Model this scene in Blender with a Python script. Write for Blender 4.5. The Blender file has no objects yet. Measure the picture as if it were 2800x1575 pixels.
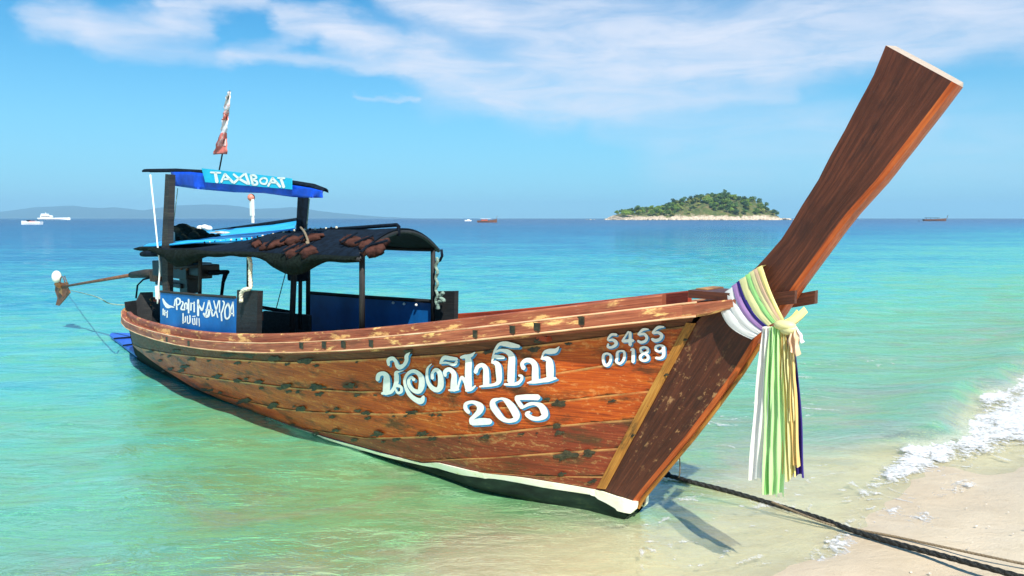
import bpy, bmesh, math, random
import numpy as np
from mathutils import Vector
from mathutils import noise as mn

random.seed(7); rng = np.random.default_rng(11)
S = bpy.context.scene
COL = S.collection
R = math.radians

# ------------------------------------------------------------------ camera
FPX, CX, CY, HZ, H = 2022.0, 1400.0, 787.5, 597.0, 1.9
PITCH = math.atan((CY - HZ) / FPX)
cam_d = bpy.data.cameras.new('camera'); cam = bpy.data.objects.new('camera', cam_d); COL.objects.link(cam)
cam_d.sensor_width = 36; cam_d.lens = 36 * FPX / 2800; cam_d.clip_start = .05; cam_d.clip_end = 60000
cam.location = (0, 0, H); cam.rotation_euler = (math.pi / 2 - PITCH, 0, 0)
S.camera = cam

# ------------------------------------------------------------------ light
SUN_EL, SUN_AZ = 50.0, 18.0        # sun behind the camera, a little to the right
SUN_VEC = Vector((math.sin(R(SUN_AZ)) * math.cos(R(SUN_EL)), -math.cos(R(SUN_AZ)) * math.cos(R(SUN_EL)), math.sin(R(SUN_EL))))
sd = bpy.data.lights.new('sun', 'SUN'); so = bpy.data.objects.new('sun', sd); COL.objects.link(so)
sd.energy = 5.0; sd.angle = R(.53); sd.color = (1, .95, .86)
so.rotation_euler = SUN_VEC.to_track_quat('Z', 'Y').to_euler(); so.location = (0, -5, 30)

W = bpy.data.worlds.new('World'); S.world = W; W.use_nodes = True
wt = W.node_tree; wt.nodes.clear()
S.view_settings.view_transform = 'Standard'; S.view_settings.look = 'None'
S.view_settings.exposure = 0.6; S.view_settings.gamma = 1; S.view_settings.use_curve_mapping = False


def nd(t, kind, **kw):
    n = t.nodes.new(kind)
    for k, v in kw.items():
        if k.startswith('i_'):
            key = k[2:]
            key = int(key) if key.isdigit() else key
            n.inputs[key].default_value = v
        else:
            setattr(n, k, v)
    return n


class NT:
    """tiny helper for chains of math nodes"""
    def __init__(s, t): s.t = t
    def put(s, sock, v):
        if isinstance(v, (int, float)): sock.default_value = v
        elif isinstance(v, tuple): sock.default_value = v
        else: s.t.links.new(v, sock)
    def m(s, op, a, b=None, c=None, clamp=False):
        n = s.t.nodes.new('ShaderNodeMath'); n.operation = op; n.use_clamp = clamp
        s.put(n.inputs[0], a)
        if b is not None: s.put(n.inputs[1], b)
        if c is not None: s.put(n.inputs[2], c)
        return n.outputs[0]
    def vec(s, x, y, z=0.0):
        n = s.t.nodes.new('ShaderNodeCombineXYZ')
        for i, v in enumerate((x, y, z)): s.put(n.inputs[i], v)
        return n.outputs[0]
    def mix(s, f, a, b, mode='MIX'):
        n = s.t.nodes.new('ShaderNodeMix'); n.data_type = 'RGBA'; n.blend_type = mode
        s.put(n.inputs[0], f); s.put(n.inputs[6], a if not isinstance(a, tuple) else a + (1,) * (4 - len(a)))
        s.put(n.inputs[7], b if not isinstance(b, tuple) else b + (1,) * (4 - len(b)))
        return n.outputs[2]
    def noise(s, v, scale, detail=4, rough=.55, dist=0.0):
        n = nd(s.t, 'ShaderNodeTexNoise'); n.inputs['Scale'].default_value = scale
        n.inputs['Detail'].default_value = detail; n.inputs['Roughness'].default_value = rough; n.inputs['Distortion'].default_value = dist
        if v is not None: s.t.links.new(v, n.inputs['Vector'])
        return n.outputs['Fac']
    def ramp(s, f, stops, interp='LINEAR'):
        n = s.t.nodes.new('ShaderNodeValToRGB'); e = n.color_ramp.elements; n.color_ramp.interpolation = interp
        while len(e) < len(stops): e.new(.5)
        for el, (p, c) in zip(e, stops):
            el.position = p; el.color = tuple(c) + (1,) * (4 - len(c)) if not isinstance(c, (int, float)) else (c, c, c, 1)
        s.put(n.inputs[0], f); return n.outputs[0]
    def mapr(s, f, a, b, c=0.0, d=1.0, smooth=True):
        n = s.t.nodes.new('ShaderNodeMapRange'); n.interpolation_type = 'SMOOTHSTEP' if smooth else 'LINEAR'
        s.put(n.inputs[0], f)
        for i, v in zip((1, 2, 3, 4), (a, b, c, d)): n.inputs[i].default_value = v
        return n.outputs[0]
    def scale(s, v, xyz):
        n = s.t.nodes.new('ShaderNodeMapping'); n.inputs['Scale'].default_value = xyz
        s.t.links.new(v, n.inputs['Vector']); return n.outputs[0]


# ---- sky: Nishita + thin cirrus laid out by direction
w = NT(wt)
sky = nd(wt, 'ShaderNodeTexSky', sky_type='NISHITA', sun_disc=False, sun_elevation=R(SUN_EL), sun_rotation=R(180 - SUN_AZ), altitude=0, air_density=1.0, dust_density=.6, ozone_density=3.0)
tc = nd(wt, 'ShaderNodeTexCoord'); sep = nd(wt, 'ShaderNodeSeparateXYZ'); wt.links.new(tc.outputs['Generated'], sep.inputs[0])
az = w.m('ARCTAN2', sep.outputs[0], sep.outputs[1])
hr = w.m('SQRT', w.m('ADD', w.m('MULTIPLY', sep.outputs[0], sep.outputs[0]), w.m('MULTIPLY', sep.outputs[1], sep.outputs[1])))
el = w.m('ARCTAN2', sep.outputs[2], hr)
p0 = w.vec(az, el, 0.0)
n1 = nd(wt, 'ShaderNodeTexNoise'); n1.inputs['Scale'].default_value = 9; n1.inputs['Detail'].default_value = 5; n1.inputs['Roughness'].default_value = .6
wt.links.new(w.scale(p0, (1, 2.2, 1)), n1.inputs['Vector'])
sp = nd(wt, 'ShaderNodeSeparateColor'); wt.links.new(n1.outputs['Color'], sp.inputs[0])
ax = w.m('ADD', az, w.m('MULTIPLY', w.m('SUBTRACT', sp.outputs[0], .5), .10))
ay = w.m('ADD', el, w.m('MULTIPLY', w.m('SUBTRACT', sp.outputs[1], .5), .050))
def AZ(x): return math.atan((x - CX) / FPX)
def EL(x, y): return math.atan((HZ - y) / FPX) * math.cos(AZ(x))
CL = [(130, 60, 265, 70, 38, .75), (280, 90, 560, 80, 38, .8), (480, 60, 740, 30, 26, .7), (320, 125, 640, 170, 26, .5),
      (620, 160, 850, 105, 24, .5), (790, 68, 950, 80, 34, .9), (930, 95, 1180, 170, 55, .95), (1150, 160, 1390, 265, 62, .95),
      (640, 158, 1150, 195, 20, .6), (1050, -20, 1330, 75, 52, .95), (1300, 20, 1800, 150, 160, .80), (1450, 230, 2200, 110, 115, .78), (1850, 430, 2900, 400, 120, .30),
      (1900, 120, 2950, -20, 90, .80), (2050, 190, 2900, 90, 50, .62), (1480, 306, 2150, 262, 26, .42), (1650, 345, 2500, 330, 50, .28), (990, 258, 1160, 282, 8, .6),
      (1200, 260, 1700, 290, 60, .35), (2600, -150, 3600, -200, 200, .5), (-900, -120, -100, -260, 90, .6), (-600, -700, 1500, -900, 260, .5), (2200, -700, 3600, -500, 260, .5)]
mask = None
for (x0, y0, x1, y1, r, amp) in CL:
    a0, e0, a1, e1 = AZ(x0), EL(x0, y0), AZ(x1), EL(x1, y1)
    dx, dy = a1 - a0, e1 - e0; L2 = dx * dx + dy * dy; rr = r / FPX
    qx = w.m('SUBTRACT', ax, a0); qy = w.m('SUBTRACT', ay, e0)
    t = w.m('MULTIPLY_ADD', qx, dx / L2, w.m('MULTIPLY', qy, dy / L2), clamp=True)
    ex = w.m('MULTIPLY_ADD', t, -dx, qx); ey = w.m('MULTIPLY_ADD', t, -dy, qy)
    dd = w.m('SQRT', w.m('ADD', w.m('MULTIPLY', ex, ex), w.m('MULTIPLY', ey, ey)))
    g = w.mapr(dd, rr * 1.5, rr * .05, 0, amp)
    mask = g if mask is None else w.m('SUBTRACT', w.m('ADD', mask, g), w.m('MULTIPLY', mask, g))
rot = nd(wt, 'ShaderNodeMapping'); rot.inputs['Rotation'].default_value = (0, 0, R(-14)); rot.inputs['Scale'].default_value = (2.2, 11, 1)
wt.links.new(p0, rot.inputs['Vector'])
wisp = w.noise(rot.outputs[0], 3.2, 7, .62, .6)
wisp = w.mapr(wisp, .22, .74, .48, 1.15)
mask = w.m('MULTIPLY', w.m('MULTIPLY', mask, wisp), .92, clamp=True)
# the sky's own colour, a little richer blue than the model gives
skyc = w.mix(1.0, sky.outputs[0], (.26, 1.0, 1.28), 'MULTIPLY')
hb = w.mapr(el, -.05, .30, 1, 0)
skyc = w.mix(w.m('MULTIPLY', hb, .84), skyc, (3.5, 6.8, 8.8))
cloudc = (6.9, 7.4, 8.6)
final = w.mix(mask, skyc, cloudc)
bg = nd(wt, 'ShaderNodeBackground'); bg.inputs[1].default_value = .078
wt.links.new(final, bg.inputs[0]); wo = nd(wt, 'ShaderNodeOutputWorld'); wt.links.new(bg.outputs[0], wo.inputs[0])


# ------------------------------------------------------------------ helpers
def material(name):
    m = bpy.data.materials.new(name); m.use_nodes = True
    t = m.node_tree; t.nodes.clear()
    out = nd(t, 'ShaderNodeOutputMaterial'); b = nd(t, 'ShaderNodeBsdfPrincipled'); t.links.new(b.outputs[0], out.inputs[0])
    return m, t, NT(t), b, out


def plain(name, col, rough=.6, var=.25, scale=12, metal=0.0, bump=.0, spec=.5):
    m, t, n, b, out = material(name)
    g = nd(t, 'ShaderNodeTexCoord').outputs['Object']
    f = n.noise(g, scale, 5, .6)
    d = tuple(c * (1 - var) for c in col); l = tuple(min(1, c * (1 + var)) for c in col)
    t.links.new(n.mix(n.mapr(f, .3, .7), d, l), b.inputs['Base Color'])
    b.inputs['Roughness'].default_value = rough; b.inputs['Metallic'].default_value = metal
    b.inputs['Specular IOR Level'].default_value = spec
    if bump:
        bp = nd(t, 'ShaderNodeBump'); bp.inputs['Strength'].default_value = bump; bp.inputs['Distance'].default_value = .02
        t.links.new(f, bp.inputs['Height']); t.links.new(bp.outputs[0], b.inputs['Normal'])
    return m


def wood(name, dark, mid, light, stain=(.05, .045, .02), stain_amt=.5, rough=.42, wear=None, wear_amt=.0, sc=1.0, spec=.28, white=0.0, edge=0.0, band=None, wsc=(9, 16)):
    """grain runs along UV x (metres)"""
    m, t, n, b, out = material(name)
    uv = nd(t, 'ShaderNodeUVMap').outputs[0]
    g1 = n.noise(n.scale(uv, (1.2 * sc, 34 * sc, 1)), 3, 7, .62, .4)
    g2 = n.noise(n.scale(uv, (.8 * sc, 5 * sc, 1)), 2.2, 5, .6, .8)
    g3 = n.noise(n.scale(uv, (wsc[0] * sc, wsc[1] * sc, 1)), 2.5, 6, .7)
    f = n.m('ADD', n.m('MULTIPLY', g1, .6), n.m('MULTIPLY', g2, .4))
    c = n.ramp(f, [(.34, dark), (.5, mid), (.66, light)])
    if wear:
        wm = n.mapr(n.m('ADD', n.m('MULTIPLY', g3, .65), n.m('MULTIPLY', g2, .35)), .535, .60)
        wn = n.m('MULTIPLY', wm, wear_amt)
        if band:
            su = nd(t, 'ShaderNodeSeparateXYZ'); t.links.new(uv, su.inputs[0])
            wn = n.m('MULTIPLY', wn, n.m('MULTIPLY', n.mapr(su.outputs[0], band[0], band[0] + .4), n.mapr(su.outputs[0], band[1] + .25, band[1] - .2)))
        c = n.mix(wn, c, wear)
    if white:
        wm2 = n.mapr(n.noise(n.scale(uv, (7, 60, 1)), 1.7, 8, .7), .60, .68)
        c = n.mix(n.m('MULTIPLY', wm2, white), c, (.55, .50, .38))
    st = n.mapr(n.noise(n.scale(uv, (1.6, 4.5, 1)), 1.6, 6, .70), .49, .66)
    c = n.mix(n.m('MULTIPLY', st, stain_amt), c, stain)
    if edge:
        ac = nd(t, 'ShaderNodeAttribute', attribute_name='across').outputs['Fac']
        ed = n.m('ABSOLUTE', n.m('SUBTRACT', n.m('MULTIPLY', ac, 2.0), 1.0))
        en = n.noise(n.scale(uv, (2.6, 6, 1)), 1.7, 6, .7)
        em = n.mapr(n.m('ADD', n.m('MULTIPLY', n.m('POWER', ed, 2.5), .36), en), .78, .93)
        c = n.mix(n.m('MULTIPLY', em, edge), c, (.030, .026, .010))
        edge_lit = n.m('MULTIPLY', n.mapr(ac, .10, .02), n.mapr(n.noise(n.scale(uv, (2, 1, 1)), 2.2, 4, .6), .35, .6, .12, .6))
        c = n.mix(edge_lit, c, (.80, .42, .14))  # sunlight caught on the plank's top edge, painted in as a pale line
    t.links.new(c, b.inputs['Base Color'])
    rr = n.mapr(g3, .3, .7, rough - .12, rough + .2)
    t.links.new(rr, b.inputs['Roughness']); b.inputs['Specular IOR Level'].default_value = spec
    bp = nd(t, 'ShaderNodeBump'); bp.inputs['Strength'].default_value = .5; bp.inputs['Distance'].default_value = .004
    t.links.new(n.m('ADD', g1, n.m('MULTIPLY', g3, .6)), bp.inputs['Height']); t.links.new(bp.outputs[0], b.inputs['Normal'])
    return m


HASBASE = {}


def tag(o, label=None, cat=None, group=None, kind=None):
    if label: o['label'] = label
    if cat: o['category'] = cat
    if group: o['group'] = group
    if kind: o['kind'] = kind
    return o


def base_of(p):
    while p is not None:
        if p.name in HASBASE: return HASBASE[p.name]
        p = p.parent
    return np.zeros(3)


def thing(name, loc, label, cat, group=None):
    o = bpy.data.objects.new(name, None); COL.objects.link(o); o.location = tuple(float(v) for v in loc)
    o.empty_display_size = .2
    HASBASE[o.name] = np.array(loc, float)
    return tag(o, label, cat, group)


def obj(name, verts, faces, mat, parent=None, uvs=None, smooth=False, fmat=None, attr=None, base=None):
    """verts in world metres; the object is stored relative to its thing's base"""
    V = np.array(verts, float)
    if parent is not None: b0 = base_of(parent)
    elif base is not None: b0 = np.array(base, float)
    else: b0 = np.zeros(3)
    me = bpy.data.meshes.new(name); me.from_pydata([tuple(v) for v in (V - b0)], [], [tuple(int(i) for i in f) for f in faces])
    mats = mat if isinstance(mat, (list, tuple)) else [mat]
    for m in mats: me.materials.append(m)
    if fmat is not None: me.polygons.foreach_set('material_index', fmat)
    if uvs is not None:
        ul = me.uv_layers.new(name='UVMap'); li = np.zeros(len(me.loops), dtype=np.int32); me.loops.foreach_get('vertex_index', li)
        ul.data.foreach_set('uv', np.array(uvs, float)[li].astype(np.float32).ravel())
    if attr:
        for k, v in attr.items():
            a = me.attributes.new(k, 'FLOAT', 'POINT'); a.data.foreach_set('value', np.array(v, np.float32))
    if smooth: me.polygons.foreach_set('use_smooth', [True] * len(me.polygons))
    me.update()
    o = bpy.data.objects.new(name, me); COL.objects.link(o)
    if parent is not None: o.parent = parent
    elif base is not None: o.location = tuple(b0)
    return o


class MB:
    def __init__(s): s.v = []; s.f = []; s.uv = []; s.mi = []
    def add(s, verts, faces, uvs=None, mi=0):
        b = len(s.v); s.v += [tuple(float(c) for c in v) for v in verts]
        s.f += [tuple(i + b for i in f) for f in faces]; s.mi += [mi] * len(faces)
        s.uv += [tuple(u) for u in uvs] if uvs is not None else [(v[0] * .7 + v[1] * .7, v[2]) for v in verts]
    def box(s, c, ax, ay, az, mi=0):
        """centre and three half-axis vectors"""
        c, ax, ay, az = map(lambda q: np.array(q, float), (c, ax, ay, az))
        vs, uv = [], []
        L = [np.linalg.norm(a) for a in (ax, ay, az)]
        k = int(np.argmax(L))
        for i in (-1, 1):
            for j in (-1, 1):
                for l in (-1, 1):
                    vs.append(c + ax * i + ay * j + az * l); sg = (i, j, l)
                    uv.append((sg[k] * L[k], sum(sg[q] * L[q] for q in range(3) if q != k)))
        s.add(vs, [(0, 1, 3, 2), (4, 6, 7, 5), (0, 4, 5, 1), (2, 3, 7, 6), (0, 2, 6, 4), (1, 5, 7, 3)], uv, mi)
    def tube(s, pts, r, n=8, mi=0, cap=True):
        P = [np.array(p, float) for p in pts]; rs = r if isinstance(r, (list, tuple, np.ndarray)) else [r] * len(P)
        vs, uv = [], []; L = 0; a = None
        for i, p in enumerate(P):
            d = P[min(i + 1, len(P) - 1)] - P[max(i - 1, 0)]; d /= max(np.linalg.norm(d), 1e-9)
            if a is None:
                a = np.cross(d, (0, 0, 1)) if abs(d[2]) < .9 else np.cross(d, (1, 0, 0))
            a = a - d * (a @ d); a /= max(np.linalg.norm(a), 1e-9)
            b = np.cross(d, a)
            if i: L += np.linalg.norm(P[i] - P[i - 1])
            for k in range(n):
                t = 2 * math.pi * k / n
                vs.append(p + rs[i] * (a * math.cos(t) + b * math.sin(t))); uv.append((L, rs[i] * t))
        fs = [(i * n + k, i * n + (k + 1) % n, (i + 1) * n + (k + 1) % n, (i + 1) * n + k) for i in range(len(P) - 1) for k in range(n)]
        if cap: fs += [tuple(range(n))[::-1], tuple(range((len(P) - 1) * n, len(P) * n))]
        s.add(vs, fs, uv, mi)
    def grid(s, A, mi=0, uv=None, closed=False):
        """A: rows x cols x 3"""
        A = np.array(A, float); n, m = A.shape[:2]
        fs = [(i * m + j, i * m + j + 1, (i + 1) * m + j + 1, (i + 1) * m + j) for i in range(n - 1) for j in range(m - 1)]
        if closed: fs += [(i * m + m - 1, i * m, (i + 1) * m, (i + 1) * m + m - 1) for i in range(n - 1)]
        u = uv if uv is not None else [(j * .05, i * .05) for i in range(n) for j in range(m)]
        s.add(A.reshape(-1, 3), fs, u, mi)
    def slab(s, A, th, mi=0, uv=None):
        """grid sheet with thickness vector th"""
        A = np.array(A, float); n, m = A.shape[:2]; b = len(s.v)
        s.grid(A, mi, uv); s.grid(A[:, ::-1] + np.array(th), mi, None if uv is None else np.array(uv).reshape(n, m, 2)[:, ::-1].reshape(-1, 2))
        def idx(i, j): return b + i * m + j
        def jdx(i, j): return b + n * m + i * m + (m - 1 - j)
        fs = []
        for j in range(m - 1):
            fs.append((idx(0, j), jdx(0, j), jdx(0, j + 1), idx(0, j + 1))); fs.append((idx(n - 1, j + 1), jdx(n - 1, j + 1), jdx(n - 1, j), idx(n - 1, j)))
        for i in range(n - 1):
            fs.append((idx(i + 1, 0), jdx(i + 1, 0), jdx(i, 0), idx(i, 0))); fs.append((idx(i, m - 1), jdx(i, m - 1), jdx(i + 1, m - 1), idx(i + 1, m - 1)))
        s.f += fs; s.mi += [mi] * len(fs)
    def ball(s, c, r, n=10, m=7, mi=0, axes=None):
        r = np.array(r if hasattr(r, '__len__') else (r, r, r), float); Ax = np.eye(3) if axes is None else np.array(axes, float)
        A = [[np.array(c) + Ax.T @ (r * np.array((math.sin(math.pi * i / m) * math.cos(2 * math.pi * j / n), math.sin(math.pi * i / m) * math.sin(2 * math.pi * j / n), math.cos(math.pi * i / m)))) for j in range(n)] for i in range(m + 1)]
        s.grid(A, mi, closed=True)
    def build(s, name, mat, parent=None, smooth=False, **kw):
        return obj(name, s.v, s.f, mat, parent, uvs=s.uv, smooth=smooth, fmat=s.mi if isinstance(mat, (list, tuple)) else None, **kw)


# ------------------------------------------------------------------ the view rays (for taking real 3D measurements off the place)
fw = np.array([0, math.cos(PITCH), -math.sin(PITCH)]); upv = np.array([0, math.sin(PITCH), math.cos(PITCH)]); rt = np.array([1., 0, 0])
CAM = np.array([0, 0, H])
def ray(x, y): return rt * (x - CX) / FPX + upv * (CY - y) / FPX + fw
def onz(x, y, z=0.0): r = ray(x, y); return CAM + r * (z - H) / r[2]
def ony(x, y, Y): r = ray(x, y); return CAM + r * Y / r[1]
TH = R(43)
FOOT = onz(1712, 1413, -.02); D = np.array([math.cos(TH), -math.sin(TH), 0]); N = np.array([-D[1], D[0], 0]); UP = np.array([0, 0, 1.])
def lat(x, y, t):
    """point measured at lateral distance t from the boat's centre plane -> (along, height)"""
    r = ray(x, y); s = ((FOOT - CAM) @ N + t) / (r @ N); P = CAM + r * s; return (P - FOOT) @ D, P[2]
def B3(u, t, z): return FOOT * np.array([1, 1, 0]) + D * u + N * t + UP * z
def P3(x, y, t): u, z = lat(x, y, t); return B3(u, t, z)
def cols(pts): a = np.array(pts, float); return a[:, 0], a[:, 1]

# ------------------------------------------------------------------ shore and sea bed
SH0 = np.array([1.42, 3.74]); _b = np.array([4.30, 6.08]); SD = (_b - SH0) / np.linalg.norm(_b - SH0); SN = np.array([-SD[1], SD[0]])
def shore(x, y):
    x = np.asarray(x, float); y = np.asarray(y, float)
    s = (x - SH0[0]) * SD[0] + (y - SH0[1]) * SD[1]
    dd = (x - SH0[0]) * SN[0] + (y - SH0[1]) * SN[1]
    return s, dd + .10 * np.sin(s * 1.9 + .6) + .05 * np.sin(s * 4.3)
def bed(x, y):
    s, dd = shore(x, y)
    dp = np.where(dd < 0, .085 * dd, np.where(dd < 9, .085 * dd, .765 + .05 * (dd - 9)))
    dp = np.where(dd > 60, 3.3 + .035 * (dd - 60), dp); dp = np.minimum(dp, 22)
    dp = np.maximum(dp, -1.6)
    return -dp
def sines(seed, n, lmin, lmax, dirc, spread):
    g = np.random.default_rng(seed); out = []
    for i in range(n):
        L = lmin * (lmax / lmin) ** g.random(); a = dirc + spread * g.normal()
        out.append((2 * math.pi / L * math.cos(a), 2 * math.pi / L * math.sin(a), g.random() * 6.28, L))
    return out
def polar(r0, r1, nr, fine, coarse):
    rr = r0 * (r1 / r0) ** (np.arange(nr) / (nr - 1))
    a = np.concatenate([np.arange(-44, 44.001, fine), np.arange(44 + coarse, 316 - .001, coarse)])
    a = np.radians(a); A, RR = np.meshgrid(a, rr)
    X = RR * np.sin(A); Y = RR * np.cos(A); m = len(a)
    fs = []
    idx = np.arange(nr * m).reshape(nr, m)
    q = np.stack([idx[:-1], np.roll(idx, -1, 1)[:-1], np.roll(idx, -1, 1)[1:], idx[1:]], -1).reshape(-1, 4)
    return X, Y, q, m
def bigmesh(name, X, Y, Z, q, mat, attr=None, smooth=True, center=None):
    V = np.stack([X.ravel(), Y.ravel(), Z.ravel()], 1); F = q
    me = bpy.data.meshes.new(name)
    if center is not None:
        V = np.vstack([V, center]); ci = len(V) - 1; m = X.shape[1]
        tri = np.stack([np.full(m, ci), np.roll(np.arange(m), -1), np.arange(m)], 1)
    else: tri = np.zeros((0, 3), int)
    me.vertices.add(len(V)); me.vertices.foreach_set('co', V.astype(np.float32).ravel())
    lt = np.concatenate([np.full(len(F), 4), np.full(len(tri), 3)]); li = np.concatenate([F[:, ::-1].ravel(), tri[:, ::-1].ravel()])
    me.loops.add(len(li)); me.loops.foreach_set('vertex_index', li.astype(np.int32))
    me.polygons.add(len(lt)); me.polygons.foreach_set('loop_start', np.concatenate([[0], np.cumsum(lt)[:-1]]).astype(np.int32)); me.polygons.foreach_set('loop_total', lt.astype(np.int32))
    me.polygons.foreach_set('use_smooth', np.ones(len(lt), bool))
    me.materials.append(mat); me.update(calc_edges=True)
    if attr:
        for k, v in attr.items():
            v = v.ravel()
            if center is not None: v = np.append(v, v[0])
            a = me.attributes.new(k, 'FLOAT', 'POINT'); a.data.foreach_set('value', v.astype(np.float32))
    o = bpy.data.objects.new(name, me); COL.objects.link(o); return o

# sand
m, t, n, b, out = material('sand')
g = nd(t, 'ShaderNodeTexCoord').outputs['Object']
f1 = n.noise(g, 1.1, 6, .6); f2 = n.noise(g, 60, 3, .7); f3 = n.noise(n.scale(g, (1, 2.4, 1)), 4.5, 5, .6, 1.2); f4 = n.noise(g, 400, 2, .7)
c = n.ramp(f1, [(.3, (.70, .57, .39)), (.55, (.79, .67, .48)), (.75, (.84, .73, .55))])
c = n.mix(n.m('MULTIPLY', n.mapr(f3, .42, .72), .35), c, (.40, .31, .19))
c = n.mix(n.m('MULTIPLY', n.mapr(f4, .48, .66), .35), c, (.30, .20, .11))
sp_ = n.mapr(f2, .66, .72)
c = n.mix(n.m('MULTIPLY', sp_, .6), c, (.14, .09, .05))
szz = nd(t, 'ShaderNodeSeparateXYZ'); t.links.new(g, szz.inputs[0])
wet = n.mapr(n.m('ADD', szz.outputs[2], n.m('MULTIPLY', n.m('SUBTRACT', f3, .5), .05)), .012, .085, 1, 0)
uwt = n.mapr(szz.outputs[2], -.03, .0, 0, 1)
c = n.mix(n.m('MULTIPLY', n.m('MULTIPLY', wet, uwt), .45), c, (.50, .37, .25))
t.links.new(c, b.inputs['Base Color']); t.links.new(n.m('SUBTRACT', .8, n.m('MULTIPLY', wet, .45)), b.inputs['Roughness'])
bp = nd(t, 'ShaderNodeBump'); bp.inputs['Strength'].default_value = .7; bp.inputs['Distance'].default_value = .012
t.links.new(n.m('ADD', n.m('MULTIPLY', f2, .7), n.m('ADD', f3, n.m('MULTIPLY', f4, .5))), bp.inputs['Height']); t.links.new(bp.outputs[0], b.inputs['Normal'])
M_SAND = m
X, Y, q, _m = polar(.6, 13800, 420, .4, 4)
Z = bed(X, Y)
rp = np.zeros_like(X)
for (kx, ky, ph, L) in sines(3, 26, .25, 1.6, math.atan2(SN[1], SN[0]), .45): rp += np.sin(kx * X + ky * Y + ph) * L * .0035
Z = Z + rp * np.clip(1 - np.hypot(X, Y) / 40, 0, 1)
seabed = bigmesh('sand', X, Y, Z, q, M_SAND, center=[0, 0, float(bed(0, 0))]); tag(seabed, kind='structure')

# water
m, t, n, b, out = material('sea_water'); t.nodes.remove(b)
att = nd(t, 'ShaderNodeAttribute', attribute_name='depth').outputs['Fac']
g = nd(t, 'ShaderNodeTexCoord').outputs['Object']
sx = nd(t, 'ShaderNodeSeparateXYZ'); t.links.new(g, sx.inputs[0])
dist = n.m('SQRT', n.m('ADD', n.m('MULTIPLY', sx.outputs[0], sx.outputs[0]), n.m('MULTIPLY', sx.outputs[1], sx.outputs[1])))
patch = n.noise(n.scale(g, (.35, 1, 1)), .16, 5, .6)
patch2 = n.noise(n.scale(g, (.7, 1.3, 1)), 1.1, 5, .62, 1.4)
dv = n.m('MULTIPLY', n.m('MULTIPLY', att, n.mapr(patch, .3, .7, .72, 1.3)), n.mapr(patch2, .32, .68, .62, 1.42))
lg = n.m('LOGARITHM', n.m('ADD', dv, .02), 10.0)             # log10 of the depth
body = n.ramp(n.mapr(lg, -1.0, 1.35, 0, 1, False), [(0, (.70, .72, .46)), (.13, (.30, .66, .28)), (.27, (.18, .63, .34)), (.385, (.10, .56, .48)), (.5, (.030, .38, .48)), (.63, (.005, .20, .40)), (.76, (.002, .11, .28)), (1, (.001, .060, .17))])
tint = n.ramp(n.mapr(lg, -1.0, .6, 0, 1, False), [(0, (.97, 1.0, .92)), (.25, (.78, .98, .72)), (.45, (.52, .95, .66)), (.75, (.20, .80, .66)), (1, (.03, .4, .45))])
opac = n.m('SUBTRACT', 1.0, n.m('POWER', 2.718, n.m('MULTIPLY', dv, -6.0)), clamp=True)
# ripples: fine chop, stretched crests, swell
v1 = n.noise(n.scale(g, (.55, 1.25, 1)), 7.5, 5, .6, .5)
v2 = n.noise(n.scale(g, (.30, 1.0, 1)), 2.4, 5, .6, .6)
v3 = n.noise(n.scale(g, (.25, 1.0, 1)), .55, 4, .55, .3)
v4 = n.noise(n.scale(g, (.3, 1.0, 1)), .12, 4, .55, .3)
hgt = n.m('ADD', n.m('MULTIPLY', v1, n.mapr(dist, 2, 25, .032, .018)), n.m('MULTIPLY', v2, n.mapr(dist, 3, 25, .06, .26)))
hgt = n.m('ADD', hgt, n.m('MULTIPLY', v3, n.mapr(dist, 6, 60, .04, .90)))
hgt = n.m('ADD', hgt, n.m('MULTIPLY', v4, n.mapr(dist, 40, 300, .0, 1.8)))
bp = nd(t, 'ShaderNodeBump'); bp.inputs['Strength'].default_value = 1.0; bp.inputs['Distance'].default_value = 1.0
t.links.new(hgt, bp.inputs['Height'])
diff = nd(t, 'ShaderNodeBsdfDiffuse'); t.links.new(body, diff.inputs[0])
trn = nd(t, 'ShaderNodeBsdfTransparent'); t.links.new(tint, trn.inputs[0])
gl = nd(t, 'ShaderNodeBsdfGlossy'); t.links.new(n.mapr(dist, 3, 300, .04, .22), gl.inputs['Roughness']); t.links.new(bp.outputs[0], gl.inputs['Normal'])
fr = nd(t, 'ShaderNodeFresnel'); fr.inputs['IOR'].default_value = 1.33; t.links.new(bp.outputs[0], fr.inputs['Normal'])
ms = nd(t, 'ShaderNodeMixShader'); t.links.new(opac, ms.inputs[0]); t.links.new(trn.outputs[0], ms.inputs[1]); t.links.new(diff.outputs[0], ms.inputs[2])
ff = n.m('MINIMUM', n.m('MULTIPLY', n.m('MULTIPLY', fr.outputs[0], n.mapr(dist, 6, 150, 1.0, .62)), n.mapr(att, .0, .22, .15, .95)), .6)
ms2 = nd(t, 'ShaderNodeMixShader'); t.links.new(ff, ms2.inputs[0]); t.links.new(ms.outputs[0], ms2.inputs[1]); t.links.new(gl.outputs[0], ms2.inputs[2])
t.links.new(ms2.outputs[0], out.inputs[0]); M_WATER = m

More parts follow.
